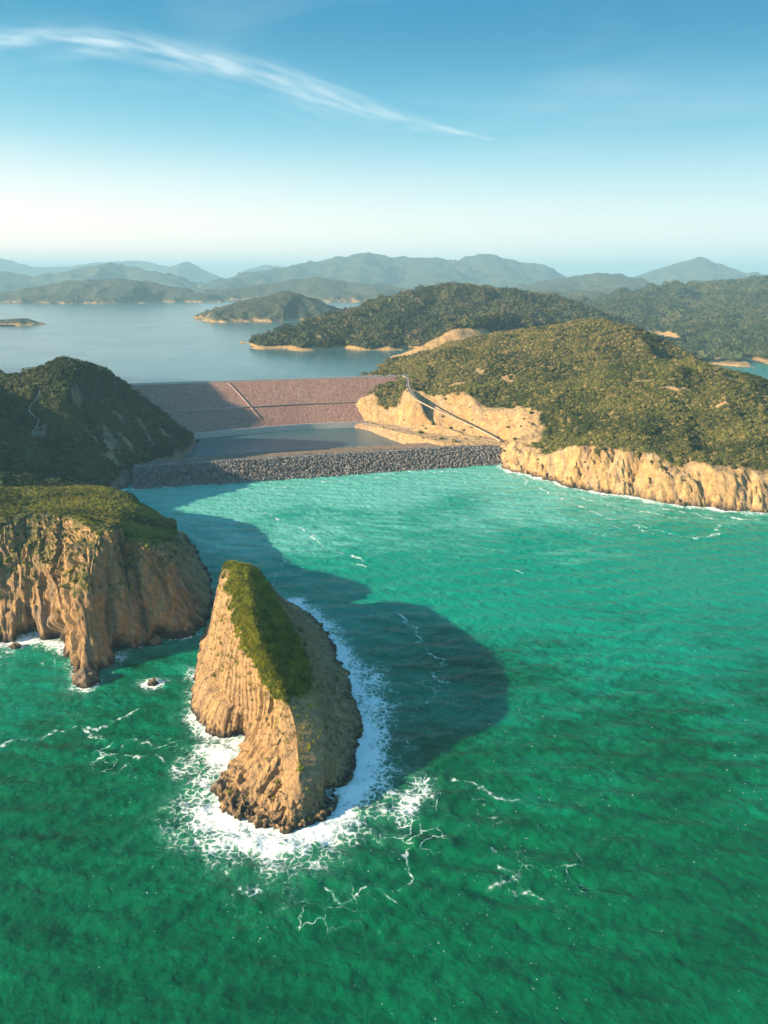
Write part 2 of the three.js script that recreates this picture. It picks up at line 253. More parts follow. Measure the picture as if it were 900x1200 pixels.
function waterColour(x, z) { // -> r, g, b, foam
  const big = fbm2(x * 0.011, z * 0.016, 4), mid = fbm2(x * 0.035 + 0.02 * z + 9, z * 0.15 - 0.03 * x, 4), fine = 0.55 * fbm2(x * 0.55 + 3, z * 0.75, 3) + 0.75 * fbm2(x * 0.21 + 0.08 * z + 13, z * 0.34 - 0.05 * x, 3);
  let c = mix3(bottle, emerald, clamp(0.58 + 0.5 * big + 0.75 * mid + 0.5 * fine));
  // tongues of stirred-up sediment in the inner bay, sun glitter and haze painted in
  const siltGlitter = sst(0.30, 0.85, (-(z) - 330 - 0.25 * x) / 330 + 0.6 * big + 0.3 * mid + 0.12 * fine);
  const shallowLift = sst(0.1, 0.75, (-(z) - 205 + 0.05 * x) / 250 + 0.5 * big + 0.3 * mid + 0.2 * fine);  // turquoise inshore water, reach widened so its colour brightens the shadowed area
  c = mix3(c, turquoise, shallowLift * 0.85);
  c = mix3(c, mint, siltGlitter * clamp(0.72 + 0.5 * mid + 0.3 * fine));
  let dens = foamNear(x, z); const rockFoam = dens;
  let f = 0;
  let st = 0;
  for (let k = 0; k < streaks.length; k++) { const b = streakBoxes[k]; if (x < b[0] || x > b[1] || z < b[2] || z > b[3]) continue; const wx = x + 3.2 * n2(x * 0.13, z * 0.13) + 1.1 * n2(x * 0.5 + 5, z * 0.5), wz = z + 3.2 * n2(x * 0.13 + 50, z * 0.13) + 1.1 * n2(x * 0.5, z * 0.5 + 9); const d = segD(wx, wz, streaks[k][0])[0], w = streaks[k][1] * 1.1; st = Math.max(st, Math.exp(-d * d / (w * w)) * 0.95 + 0.22 * Math.exp(-d * d / (w * w * 14))); }
  dens *= 0.86 + 0.75 * fbm2(x * 0.06 + 11, z * 0.06, 3);
  let net = 0; for (const [cx, cz, rx, rz, a] of laceFields) { const q = ((x - cx) / rx) ** 2 + ((z - cz) / rz) ** 2; if (q < 3) net = Math.max(net, a * Math.exp(-q * 1.3)); }
  if (net > 0.04) { const ax = x + 5 * n2(x * 0.09, z * 0.09) + 1.6 * n2(x * 0.35, z * 0.35), az = z + 5 * n2(x * 0.09 + 30, z * 0.09) + 1.6 * n2(x * 0.35 + 8, z * 0.35), wl = worley(ax * 0.13, az * 0.15); dens = Math.max(dens, net * (sst(0.12, 0.0, wl[0]) * clamp(0.35 + 2.0 * fbm2(x * 0.06 + 3, z * 0.06 + 60, 2)) * 1.6)); }
  dens = Math.max(dens, (z < -330 ? 1.0 : 0.8) * st * clamp(0.62 + 1.25 * fbm2(x * 0.16 + 70, z * 0.16, 3) + 0.5 * fine, 0, 1.05));
  if (dens > 0.03) {
    const wx = x + 1.8 * n2(x * 0.3, z * 0.3), wz = z + 1.8 * n2(x * 0.3 + 20, z * 0.3);
    const w1 = worley(wx * 0.33, wz * 0.40), w2 = worley(wx * 0.95 + 7, wz * 1.05);
    const gr = fbm2(x * 1.9 + 5, z * 2.1, 3), lace = 0.55 * (1 - sst(0, 0.4, w1[0])) + 0.22 * (1 - sst(0, 0.45, w2[0])) + 0.55 * gr + 0.2;
    const patchy = fbm2(x * 0.12 + 31, z * 0.12, 3);
    f = sst(0.46, 0.98, dens * 1.02 + 0.55 * (lace - 0.48) * (0.35 + dens) + 0.42 * patchy + 0.42 * fine) * lerp(0.62, 1, sst(0.25, 0.5, rockFoam));
    // milky aerated water round the foam
    c = mix3(c, [0.10, 0.36, 0.27], clamp(dens * 1.0 + patchy * 0.4 - 0.15) * 0.6);
  }
  const fleck = n2(x * 0.8 + 91, z * 0.8 + 17) + 0.6 * n2(x * 2.1, z * 2.1); // scattered whitecaps
  f = Math.max(f, 0.75 * sst(0.86, 1.05, fleck + 0.35 * big));
  c = mix3(c, foamCol, f);
  return [c[0], c[1], c[2], f];
}
const toS = v => Math.round(255 * (v <= 0.0031308 ? 12.92 * v : 1.055 * Math.pow(v, 1 / 2.4) - 0.055));
const rippleTex = grainTexture(1024, 21, 0, 1, 3, 0.52);
function seaTile(x0, x1, z0, z1, W) {
  const H = Math.round(W * (z0 - z1) / (x1 - x0)), col = new Uint8Array(W * H * 4), rough = new Uint8Array(W * H * 4);
  for (let j = 0; j < H; j++) for (let i = 0; i < W; i++) {
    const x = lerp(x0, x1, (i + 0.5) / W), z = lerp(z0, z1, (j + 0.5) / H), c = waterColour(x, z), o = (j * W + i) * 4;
    col[o] = toS(c[0]); col[o + 1] = toS(c[1]); col[o + 2] = toS(c[2]); col[o + 3] = 255; rough[o] = rough[o + 1] = rough[o + 2] = 255 * lerp(0.2, 0.95, c[3]); rough[o + 3] = 255;
  }
  const t = new THREE.DataTexture(col, W, H); t.colorSpace = THREE.SRGBColorSpace; t.magFilter = THREE.LinearFilter; t.minFilter = THREE.LinearFilter; t.needsUpdate = true;
  const r = new THREE.DataTexture(rough, W, H); r.magFilter = THREE.LinearFilter; r.minFilter = THREE.LinearFilter; r.needsUpdate = true;
  const b = rippleTex.clone(); b.wrapS = b.wrapT = THREE.RepeatWrapping; b.repeat.set((x1 - x0) / 22, (z0 - z1) / 17); b.needsUpdate = true;
  return new THREE.MeshPhysicalMaterial({ map: t, roughnessMap: r, roughness: 1, bumpMap: b, bumpScale: 0.5, ior: 1.33, specularIntensity: 0.5 });
}
const sea = new THREE.Group(); sea.name = 'sea'; add(sea); struct(sea, 'emerald green sea with foam and chop around the rocks', 'sea');
{
  const F = { x0: -330, x1: 430, z0: -114, z1: -754 }, N = { x0: -142, x1: 150, z0: -118, z1: -346 }, big = 2, sm = 2 / 3;
  const edge = (x, z) => Math.min(x - F.x0, F.x1 - x, F.z0 - z, z - F.z1);
  const hF = (x, z) => waveH(x, z) * sst(0, 30, x - F.x0) * sst(0, 30, F.x1 - x) * sst(0, 6, F.z0 - z) * sst(0, 6, z - F.z1);
  const setUV = (g, T) => { const p = g.attributes.position.array, u = g.attributes.uv.array; for (let k = 0; k < u.length / 2; k++) { u[k * 2] = (p[k * 3] - T.x0) / (T.x1 - T.x0); u[k * 2 + 1] = (T.z0 - p[k * 3 + 2]) / (T.z0 - T.z1); } return g; };
  const gF = setUV(gridMesh((F.x1 - F.x0) / big + 1, (F.z0 - F.z1) / big + 1, (i, j) => [F.x0 + i * big, hF(F.x0 + i * big, F.z0 - j * big), F.z0 - j * big], null, (p, a, b, c, d) => p[a * 3] >= N.x0 - 0.01 && p[b * 3] <= N.x1 + 0.01 && p[a * 3 + 2] <= N.z0 + 0.01 && p[c * 3 + 2] >= N.z1 - 0.01), F);
  const hN = (x, z) => {
    const onX = Math.min(x - N.x0, N.x1 - x) < 0.01, onZ = Math.min(N.z0 - z, z - N.z1) < 0.01;
    if (onX) { const q = (F.z0 - z) / big, a = Math.floor(q + 1e-6); return lerp(hF(x, F.z0 - a * big), hF(x, F.z0 - (a + 1) * big), clamp(q - a)); }
    if (onZ) { const q = (x - F.x0) / big, a = Math.floor(q + 1e-6); return lerp(hF(F.x0 + a * big, z), hF(F.x0 + (a + 1) * big, z), clamp(q - a)); }
    return hF(x, z);
  };
  const gN = setUV(gridMesh(Math.round((N.x1 - N.x0) / sm) + 1, Math.round((N.z0 - N.z1) / sm) + 1, (i, j) => { const x = N.x0 + i * sm, z = N.z0 - j * sm; return [x, hN(x, z), z]; }), N);
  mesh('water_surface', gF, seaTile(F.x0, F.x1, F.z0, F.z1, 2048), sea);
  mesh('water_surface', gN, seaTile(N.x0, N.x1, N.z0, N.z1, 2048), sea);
  const outer = [];
  const quad = (x0, x1, z0, z1) => { const g = new THREE.BufferGeometry(); g.setAttribute('position', new THREE.Float32BufferAttribute([x0, 0, z0, x1, 0, z0, x0, 0, z1, x1, 0, z1], 3)); g.setAttribute('uv', new THREE.Float32BufferAttribute([x0, -z0, x1, -z0, x0, -z1, x1, -z1], 2)); g.setIndex([0, 1, 2, 1, 3, 2]); g.computeVertexNormals(); outer.push(g); };
  quad(-30000, 30000, 6000, F.z0); quad(-30000, F.x0, F.z0, F.z1); quad(F.x1, 30000, F.z0, F.z1); quad(-30000, 30000, F.z1, -30000);
  mesh('water_surface', mergeGeometries(outer), new THREE.MeshPhysicalMaterial({ color: new THREE.Color().setRGB(0.008, 0.16, 0.125), roughness: 0.25, ior: 1.33, bumpMap: rep(rippleTex, 1 / 40), bumpScale: 0.8 }), sea);
}
console.log('sea done');

// ------------------------------------------------------------------ land
function ridgeH(x, z, R, soft) { // R: [polyline [x, z, h], slope, rounding]
  let h = -1e9, near = 1e9;
  for (const [L, k, r] of R) { const [d, v] = segD(x, z, L), y = v - k * (Math.sqrt(d * d + r * r) - r); h = h < -1e8 ? y : smax(h, y, soft); near = Math.min(near, d); }
  return [h, near];
}
const olive = [0.082, 0.082, 0.030], oliveDark = [0.040, 0.056, 0.024], dryGrass = [0.16, 0.125, 0.05], tan = [0.63, 0.355, 0.132], tanPale = [0.75, 0.49, 0.22], brownRock = [0.36, 0.245, 0.17], greyRock = [0.33, 0.26, 0.215], wetRock = [0.055, 0.042, 0.034];

// ---- right headland with the old quarry and the access road
const accessRoad = smooth([[22, 56, -962], [30, 56, -931], [30, 53, -880], [35, 48, -826], [55, 40, -800], [85, 30, -777], [108, 22, -757], [124, 16, -735]], 4);
const lowerRoad = smooth([[-32, 10.5, -866], [20, 12, -823], [68, 13, -793], [104, 14, -761], [124, 15, -737]], 4);
const roadsXZ = [accessRoad, lowerRoad].map(L => L.map(p => [p[0], p[2], p[1]]));
const quarry = [[-40, -880], [-8, -858], [40, -822], [84, -792], [112, -762], [132, -742], [132, -716], [60, -705], [0, -740], [-40, -800]];
const RR = [
  [[[10, -985, 57], [45, -985, 66], [84, -1019, 78], [135, -1046, 93], [233, -1051, 111], [289, -1034, 122], [348, -1010, 114], [401, -1003, 92], [443, -995, 68], [500, -985, 34]], 0.46, 34],
  [[[289, -1034, 119], [275, -930, 70], [300, -840, 84]], 0.36, 25],
  [[[180, -800, 58], [241, -808, 77], [300, -812, 88], [345, -812, 91], [414, -806, 73], [470, -790, 48]], 0.34, 40],
  [[[135, -1046, 93], [110, -930, 68], [95, -850, 58]], 0.36, 20],
  [[[300, -812, 84], [250, -700, 55], [215, -620, 38]], 0.30, 30], [[[400, -810, 72], [360, -690, 52], [310, -590, 36]], 0.3, 30],
  [[[233, -1051, 108], [190, -930, 70], [175, -850, 52]], 0.4, 18],
  [[[8, -905, 53], [-2, -893, 46]], 0.55, 10],
  [[[233, -1051, 108], [260, -1250, 96], [300, -1450, 80]], 0.3, 60],
];
function hRight(x, z) {
  let [h, near] = ridgeH(x, z, RR, 9);
  h += 17 * (ridged(x * 0.011 + 3, z * 0.011) - 0.5) * sst(4, 50, near) + 2.6 * fbm2(x * 0.05, z * 0.05, 4);
  const sd = sdPoly(x, z, rightLand);
  if (sd < 120) {
    const gully = ridged(x * 0.028 + 1.7, z * 0.028, 3), jag = fbm2(x * 0.11, z * 0.11, 4);
    const e = sd + 5 * jag - 10 * (gully - 0.45) * sst(1, 16, sd) + 2.2 * Math.abs(n2(x * 0.3, z * 0.3)) - 1 + 3 * (worley(x * 0.09, z * 0.09)[1] - 0.5) + 3 * (worley(x * 0.22, z * 0.22)[1] - 0.5) + 1.8 * (worley(x * 0.55, z * 0.55)[1] - 0.5);
    const cliff = e < 0 ? e * 1.2 : e < 20 ? e * 1.75 : 35 + (e - 20) * 0.55;
    h = smin(h, cliff, 6);
  }
  // the quarry floor and its steep cut faces
  const q = sdPoly(x, z, quarry);
  if (q > -90) { const f = 12 + 3 * sst(-860, -740, z) + 0.7 * n2(x * 0.1, z * 0.1), o = Math.max(0, -q) + 3.2 * fbm2(x * 0.12 + 5, z * 0.12, 4) * sst(0, 8, -q), cut = f + Math.max(0, o) * 1.3; h = q > 0 ? Math.min(h, f) : Math.min(h, cut); if (q > 0 && sd > 6) h = f; }
  for (const R of roadsXZ) { const [d, v] = segD(x, z, R); if (d < 16) h = lerp(v - 0.35, h, sst(4.2, 15, d)); }
  return h;
}
const scarsR = [[372, -770, 22, 6], [395, -735, 16, 5], [300, -740, 20, 5], [275, -760, 16, 4], [335, -700, 14, 5], [150, -870, 12, 16], [120, -905, 10, 12], [90, -860, 16, 8], [80, -1000, 14, 5], [60, -975, 12, 6]];
function bareRight(x, z, y, ny) { // 0..1: bare rock instead of scrub
  const n = fbm2(x * 0.06 + 9, z * 0.06, 4), f = fbm2(x * 0.25, z * 0.25, 3);
  const sd = sdPoly(x, z, rightLand), q = -sdPoly(x, z, quarry);
  let b = sst(30, 17, sd + 16 * n + 7 * f) * sst(44, 34, y + 8 * n);
  b = Math.max(b, sst(36, 27, q + 14 * n + 5 * f) * sst(60, 48, y) * (q < 60 ? 1 : 0));
  for (const [cx, cz, rx, rz] of scarsR) { const dx = (x - cx) / rx, dz = (z - cz) / rz; b = Math.max(b, sst(1.1, 0.5, dx * dx + dz * dz + 2.6 * f + 1.2 * n)); }
  // the green knoll above the dam's end
  const k = Math.hypot(x - 12, (z + 885) * 0.8); if (y > 30 && k < 34) b *= sst(14, 30, k + 10 * n);
  if (ny < 0.5) b = Math.max(b, 0.5);
  return clamp(b);
}
const cRight = (x, y, z, nx, ny, nz) => {
  const n = fbm2(x * 0.03 + 2, z * 0.03, 4), f = fbm2(x * 0.4, z * 0.4 + y * 0.3, 3), b = bareRight(x, z, y, ny);
  let v = mix3(oliveDark, olive, clamp(0.5 + n + 0.4 * f)); v = mix3(v, dryGrass, clamp(0.3 + n * 0.9 + f * 0.5));
  let r = mix3(tan, tanPale, clamp(0.6 + 1.4 * f + n)); r = mix3(r, brownRock, clamp(0.15 + 1.8 * fbm2(x * 0.15 + 20, z * 0.15 + y * 0.12, 4))); r = mix3(r, [0.66, 0.50, 0.32], clamp(0.0 + 1.5 * fbm2(x * 0.08 + 70, z * 0.08, 3)));
  if (y < 14 && sdPoly(x, z, quarry) > 0) r = mix3([0.50, 0.32, 0.20], tanPale, clamp(0.3 + n));
  const band = y + 3.2 * f + 2 * n; if (sdPoly(x, z, quarry) < 0) r = mix3(wetRock, r, sst(0.8, 3.6, band));
  return mix3(v, r, b);
};
const hillRight = new THREE.Group(); hillRight.name = 'headland'; add(hillRight);
{
  const A = [96, 468, -530, -746], cellA = 1.2, nx = Math.round((620 + 46) / 2.4) + 1, nz = Math.round((1380 - 528) / 2.4) + 1;
  mesh('slope', gridMesh(nx, nz, (i, j) => { const x = -46 + i * 2.4, z = -528 - j * 2.4; return [x, hRight(x, z), z]; }, cRight, (p, a, b, c, d) => Math.max(p[a * 3 + 1], p[b * 3 + 1], p[c * 3 + 1], p[d * 3 + 1]) < -5 || (p[a * 3] > A[0] + 2.4 && p[b * 3] < A[1] - 2.4 && p[a * 3 + 2] < A[2] - 2.4 && p[c * 3 + 2] > A[3] + 2.4)), landMat, hillRight);
  mesh('sea_cliff', heightField(hRight, A[0], A[1], A[2], A[3], cellA, cRight, -5), landMat, hillRight);
}
struct(hillRight, 'green scrubby headland with orange sea cliffs and a quarried face by the dam', 'headland');

// ---- left hill (a taller hill goes on to the left of the frame and shades it)
const leftLand = [[-1200, -345], ...headCoast.slice(0, 16), [-232, -640], [-200, -725], [-205, -760], [-215, -800], [-260, -860], [-330, -960], [-500, -1080], [-1200, -1080]];
const RL = [
  [[[-900, -860, 220], [-720, -800, 245], [-640, -765, 226], [-550, -735, 176], [-480, -712, 118], [-425, -698, 92], [-385, -688, 86], [-345, -682, 90], [-309, -691, 105], [-268, -707, 90], [-250, -733, 72], [-234, -747, 50], [-216, -758, 26]], 0.82, 14],
  [[[-660, -765, 224], [-740, -850, 215], [-820, -950, 190]], 0.75, 12],
  [[[-450, -700, 104], [-390, -620, 96], [-362, -560, 90], [-380, -500, 76]], 0.75, 14],
  [[[-309, -691, 104], [-285, -650, 78], [-262, -622, 34]], 0.85, 8],
  [[[-380, -500, 74], [-330, -490, 50], [-260, -495, 36], [-215, -490, 30]], 0.6, 22],
  [[[-760, -760, 225], [-740, -600, 150], [-660, -480, 90]], 0.75, 20],
];
function hLeft(x, z) {
  let [h, near] = ridgeH(x, z, RL, 5);
  h += 7 * (ridged(x * 0.018 + 8, z * 0.018) - 0.5) * sst(3, 30, near) + 2.4 * fbm2(x * 0.06 + 3, z * 0.06, 4);
  const sd = sdPoly(x, z, leftLand);
  if (sd < 60) { const e = sd + 4 * fbm2(x * 0.1, z * 0.1, 4) + 1.5 * Math.abs(n2(x * 0.35, z * 0.35)); h = smin(h, e < 0 ? e * 1.2 - 0.5 : e < 9 ? e * 1.6 - 0.5 : 13.9 + (e - 9) * 1.0, 4); }
  return h;
}
const pathL = smooth([[-345, -683], [-338, -668], [-322, -664], [-318, -652], [-322, -640], [-310, -630], [-312, -618], [-300, -610], [-296, -600]], 2);
const scarsL = [[-262, -660, 16, 7, 0.6], [-270, -640, 14, 5, 0.7], [-248, -668, 12, 5, 0.5], [-240, -700, 14, 6, 0.7], [-228, -720, 12, 7, 0.6], [-286, -662, 7, 5, 0], [-262, -690, 8, 5, 0.5], [-252, -640, 18, 4, 0.9], [-305, -610, 8, 14, 0], [-238, -630, 24, 9, 0.3]];
function bareLeft(x, z, y) {
  const n = fbm2(x * 0.07 + 4, z * 0.07, 4), f = fbm2(x * 0.3, z * 0.3, 3); let b = sst(12, 5, y + 7 * n + 4 * f);
  for (const [cx, cz, rx, rz, a] of scarsL) { const c = Math.cos(a), s = Math.sin(a), ex = x - cx, ez = z - cz, dx = (ex * c + ez * s) / rx, dz = (-ex * s + ez * c) / rz; b = Math.max(b, sst(1.3, 0.5, dx * dx + dz * dz + 2.2 * f + 1.4 * n)); }
  return b;
}
const cLeft = (x, y, z, nx, ny) => { const n = fbm2(x * 0.04, z * 0.04, 4), f = fbm2(x * 0.45, z * 0.45, 3); let v = mix3(oliveDark, olive, clamp(0.4 + n + 0.4 * f)); v = mix3(v, dryGrass, clamp(n * 0.6 + f * 0.4)); let r = mix3(greyRock, tan, clamp(0.35 + n + f)); r = mix3(wetRock, r, sst(0.8, 3, y + 2 * f)); return mix3(v, r, clamp(bareLeft(x, z, y))); };
const hillLeft = mesh('hill', heightField(hLeft, -1000, -190, -400, -1080, 2.6, cLeft, -5), landMat);
struct(hillLeft, 'dark green scrub covered hill beside the end of the dams', 'hill');
{
  const g = ribbon(pathL.map(([x, z]) => [x, hLeft(x, z) + 0.1, z]), slab(1.0, -0.4, 0.2));
  struct(mesh('footpath', g, std({ color: new THREE.Color().setRGB(0.45, 0.40, 0.33) })), 'narrow pale footpath zigzagging down the dark hill', 'footpath');
}
console.log('land done');

// ---- near headland: a patch of cliff with a grassy top
const HC = []; // each: waterline xz, then the cliff top and the crest
for (const [b, m1, m2, top, crest, back] of [
  [[-280, -340], [-281, 16, -348], [-284, 36, -358], [-288, 52, -385], [-290, 46, -455], [-290, 15, -500]],
  [[-240, -335], [-241, 16, -341], [-243, 36, -349], [-248, 52, -378], [-285, 44, -470], [-285, 15, -515]],
  [[-200, -330], [-201, 15, -338], [-205, 32, -352], [-214, 51, -378], [-266, 39, -480], [-270, 12, -520]],
  [[-183, -335], [-184, 14, -341], [-189, 32, -356], [-200, 51, -384], [-252, 36, -490], [-256, 10, -530]],
  [[-161, -321], [-163, 16, -329], [-169, 34, -345], [-182, 52, -380], [-232, 34.5, -500], [-238, 8, -540]],
  [[-144, -297], [-145, 13, -304], [-148, 34, -319], [-151, 54.5, -351], [-216, 34, -500], [-224, 8, -540]],
  [[-134, -313], [-136, 15, -321], [-140, 33, -336], [-144, 52, -361], [-200, 33, -499], [-210, 8, -535]],
  [[-123, -326], [-126, 13, -332], [-131, 29, -341], [-141, 47, -360], [-184, 31.6, -488], [-196, 8, -525]],
  [[-102, -337], [-106, 12, -342], [-113, 28, -347], [-125, 46, -351], [-172, 28.7, -476], [-188, 8, -512]],
  [[-101, -362], [-106, 12, -365], [-112, 24, -369], [-122, 38, -375], [-161, 24.6, -470], [-180, 8, -500]],
  [[-107, -396], [-112, 9, -398], [-119, 18, -400], [-128, 29, -404], [-152, 20.6, -467], [-174, 7, -498]],
  [[-121, -429], [-126, 6, -430], [-131, 12, -431], [-137, 20, -434], [-147, 18, -470], [-168, 8, -495]],
  [[-146, -483], [-149, 4, -482], [-152, 8, -481], [-156, 12, -480], [-165, 13, -488], [-180, 7, -500]],
  [[-178, -505], [-180, 4, -503], [-182, 7, -502], [-186, 9, -500], [-192, 10, -500], [-200, 6, -502]],
]) HC.push([[b[0], -3, b[1] + (crest ? 0.5 : 0)], [b[0], 2, b[1]], m1, m2, top, [lerp(top[0], crest[0], 0.35), lerp(top[1], crest[1], 0.66), lerp(top[2], crest[2], 0.35)], crest, back]);
const cliffTopV = 4;
const headDisp = (u, v, p, n) => {
  const [x, y, z] = p, cl = sst(4.15, 3.7, v), big = 5 * fbm3(x * 0.06, y * 0.045, z * 0.06, 3), med = 3.0 * fbm3(x * 0.21, y * 0.1, z * 0.21, 3);
  let d = cl * (big + med + 0.4 * columns(u, y, 2.5, 0.1) + 6 * (worley(x * 0.075 + y * 0.03 + 4, z * 0.075 + y * 0.06)[1] - 0.5) * sst(0, 10, y) + 2.6 * (worley(x * 0.2 + y * 0.05, z * 0.2 + y * 0.1)[1] - 0.5) + 1.5 * (worley(x * 0.55 + y * 0.1, z * 0.55 + y * 0.2)[1] - 0.5)) + (1 - cl) * (3.6 * fbm3(x * 0.045, y * 0.045, z * 0.045, 3) + 1.3 * fbm3(x * 0.22, y * 0.22, z * 0.22, 3));
  // gullies running down the face, and sea caves at its foot
  d -= cl * 1.2 * Math.pow(clamp(ridged(u * 0.045 + 0.02 * y, 3.3 + y * 0.006, 2) - 0.25), 2) * sst(0, 12, y);
  const cave = (cx, cz, w, h, dep) => dep * Math.exp(-Math.pow(Math.hypot(x - cx, z - cz) / w, 4)) * sst(h, h * 0.55, y);
  d -= cl * (cave(-131, -317, 4.5, 11, 10) + cave(-117, -330, 3.5, 9, 7) + cave(-172, -327, 6, 12, 5) + cave(-188, -334, 5, 8, 6));
  d += cl * 2.4 * sst(6, 0, y) * (0.4 + n2(x * 0.25, z * 0.25));
  return d;
};
const headCol = (x, y, z, nx, ny, nz, u, v) => {
  const n = fbm3(x * 0.05, y * 0.05, z * 0.05, 4), f = fbm3(x * 0.5, y * 0.35, z * 0.5, 3), s = fbm2(u * 0.5, y * 0.06, 4);
  let r = mix3(brownRock, tan, clamp(0.68 + 1.1 * n + 0.9 * s)); r = mix3(r, [0.17, 0.125, 0.085], clamp(0.8 * s + 0.8 * f - 0.12)); { const h0 = hash(colAt(u, y, 2.5, 0.1)[0], 77); r = mix3(r, h0 > 0.5 ? tan : [0.15, 0.11, 0.075], Math.abs(h0 - 0.5) * 1.1); }
  r = mix3(r, greyRock, 0.5 * sst(0.05, 0.3, n)); r = mix3(r, tanPale, clamp(f * 1.2 - 0.1));
  r = mix3(wetRock, r, sst(1.0, 5.5, y + 4 * f + 2.5 * n));
  let g = mix3(oliveDark, [0.20, 0.18, 0.03], clamp(0.5 + n + f));
  const gm = clamp(sst(4.0, 4.35, v + 1.1 * n + 0.4 * f) * (1 - 0.75 * sst(0.2, 0.26, n)) + sst(0.62, 0.8, ny + 0.3 * f) * sst(20, 30, y) + sst(0.1, 0.3, n + 0.35 * f - 0.1) * sst(22, 40, y) * 0.8);
  return mix3(r, g, gm);
};
const [headG, headI] = patch(HC, 900, 250, false, headDisp, headCol);
const headland = mesh('sea_cliff', headG, rockMat);
struct(headland, 'rugged brown columnar sea cliff with grassy top and caves at its foot', 'sea cliff');
console.log('headland done');

// ---- the sea stack
const SC = [];
for (const [b, edge, ridge, f1, f2] of [
  [[-90, -302], [-82, 38, -338], [-72, 38.5, -336]], [[-88, -293], [-77, 40, -318], [-66, 42, -310]], [[-85, -284], [-72, 41, -301], [-60, 44, -287]], [[-79.5, -266], [-64, 40, -275], [-55, 44, -265]], [[-69, -251], [-58, 37.5, -258], [-48, 40, -246]],
  [[-57, -250], [-50, 34, -245], [-41, 35, -234]], [[-57, -237], [-43, 29, -234], [-36, 29, -229]], [[-61, -222], [-39, 21, -224], [-33, 23, -224]], [[-58, -207], [-36, 13, -213], [-31, 17, -215]],
  [[-44, -199], [-36, 9, -206], [-30, 14, -209]], [[-31, -195], [-29, 8, -202], [-30, 14, -209]], [[-17, -207], [-23, 12, -213], [-31, 17, -215]], [[-10, -226], [-22, 18, -226], [-33, 23, -224]], [[-8.5, -236], [-24, 23, -234], [-36, 29, -229]],
  [[-8, -245], [-26, 28, -242], [-41, 35, -234]], [[-11, -272], [-31, 30, -259], [-48, 40, -246]], [[-17, -298], [-38, 31, -279], [-55, 44, -265]], [[-24, -324], [-45, 31, -297], [-60, 44, -287]],
  [[-36, -352], [-53, 32, -317], [-66, 42, -310]], [[-54, -376], [-63, 33, -340], [-72, 38.5, -336]], [[-75, -383], [-74, 33, -350], [-73, 38.5, -337]], [[-94, -348], [-84, 33, -350], [-75, 38.5, -338]],
]) { const H = edge[1], L = (t, h) => [lerp(b[0], edge[0], t), h, lerp(b[1], edge[2], t)]; SC.push([[b[0], -3, b[1]], [b[0], 2, b[1]], L(0.34, H * 0.27), L(0.6, H * 0.56), edge, ridge]); }
const lit = u => sst(-6, 6, u) * sst(150, 120, u);   // the columnar face is the first stretch of the outline
const stackDisp = (u, v, p) => {
  const [x, y, z] = p, top = sst(4.95, 4.6, v), cl = sst(4.2, 3.75, v), s0 = (x + 46) * -0.9 + (z + 270) * 0.45, face = sst(-14, 6, s0);
  let d = -1.7 * cl + 1.7 * fbm3(x * 0.07, y * 0.06, z * 0.07, 3) + 0.8 * fbm3(x * 0.3, y * 0.2, z * 0.3, 3);
  d *= lerp(1.7, 0.55, face);
  const cm = sst(92, 74, u) + sst(400, 420, u); d += face * (columns(u, y, 2.3, 0.22) * cm + (1 - cm) * (2.4 * (worley(x * 0.28, z * 0.28 + y * 0.06)[1] - 0.5) + 1.6 * fbm3(x * 0.3, y * 0.14, z * 0.3, 4) + 1.1 * (worley(x * 0.7 + 9, z * 0.7 + y * 0.15)[1] - 0.5))) * cl;
  const w = worley(x * 0.16 + y * 0.05, z * 0.16 + y * 0.14), w2 = worley(x * 0.5 + 3, z * 0.5 + y * 0.4); d += (1 - face) * cl * (2.6 * (w[1] - 0.5) + 1.5 * (w2[1] - 0.5) + 0.7 * (worley(x * 1.1 + 1, z * 1.1 + y * 0.9)[1] - 0.5) - 0.7 * sst(0.1, 0, w[0]));
  // the apron of shorter columns at the foot, with a ledge above it
  const ap = Math.exp(-Math.pow((u - 46) / 26, 4)); d += 2.2 * ap * sst(11.5, 9, y + 1.6 * n2(u * 0.2, 2) - 0.06 * (u - 46)); d -= 1.6 * ap * Math.exp(-Math.pow((y - 12.2 + 1.6 * n2(u * 0.2, 2)) / 1.1, 2));
  d += sst(9, 1, y) * (1.9 * Math.abs(n3(x * 0.35, y * 0.3, z * 0.35)) + 1.1 * (worley(x * 0.45, z * 0.45 + y * 0.3)[1] - 0.5));
  // hollow under the shaded side
  d -= 5 * Math.exp(-Math.pow(Math.hypot(x + 17, z + 214) / 6, 2)) * sst(10, 4, y) + 3 * Math.exp(-Math.pow(Math.hypot(x + 11, z + 240) / 9, 2)) * sst(13, 6, y);
  return d * top * lerp(1, 0.55, sst(4.1, 4.3, v));
};
const grassy = (x, y, z, v) => sst(3.85, 4.15, v + 0.75 * fbm3(x * 0.15, y * 0.15, z * 0.15, 3) + 0.3 * fbm3(x * 0.7, y * 0.7, z * 0.7, 2)) * sst(27, 32, y + 3 * n2(x * 0.2, z * 0.2));
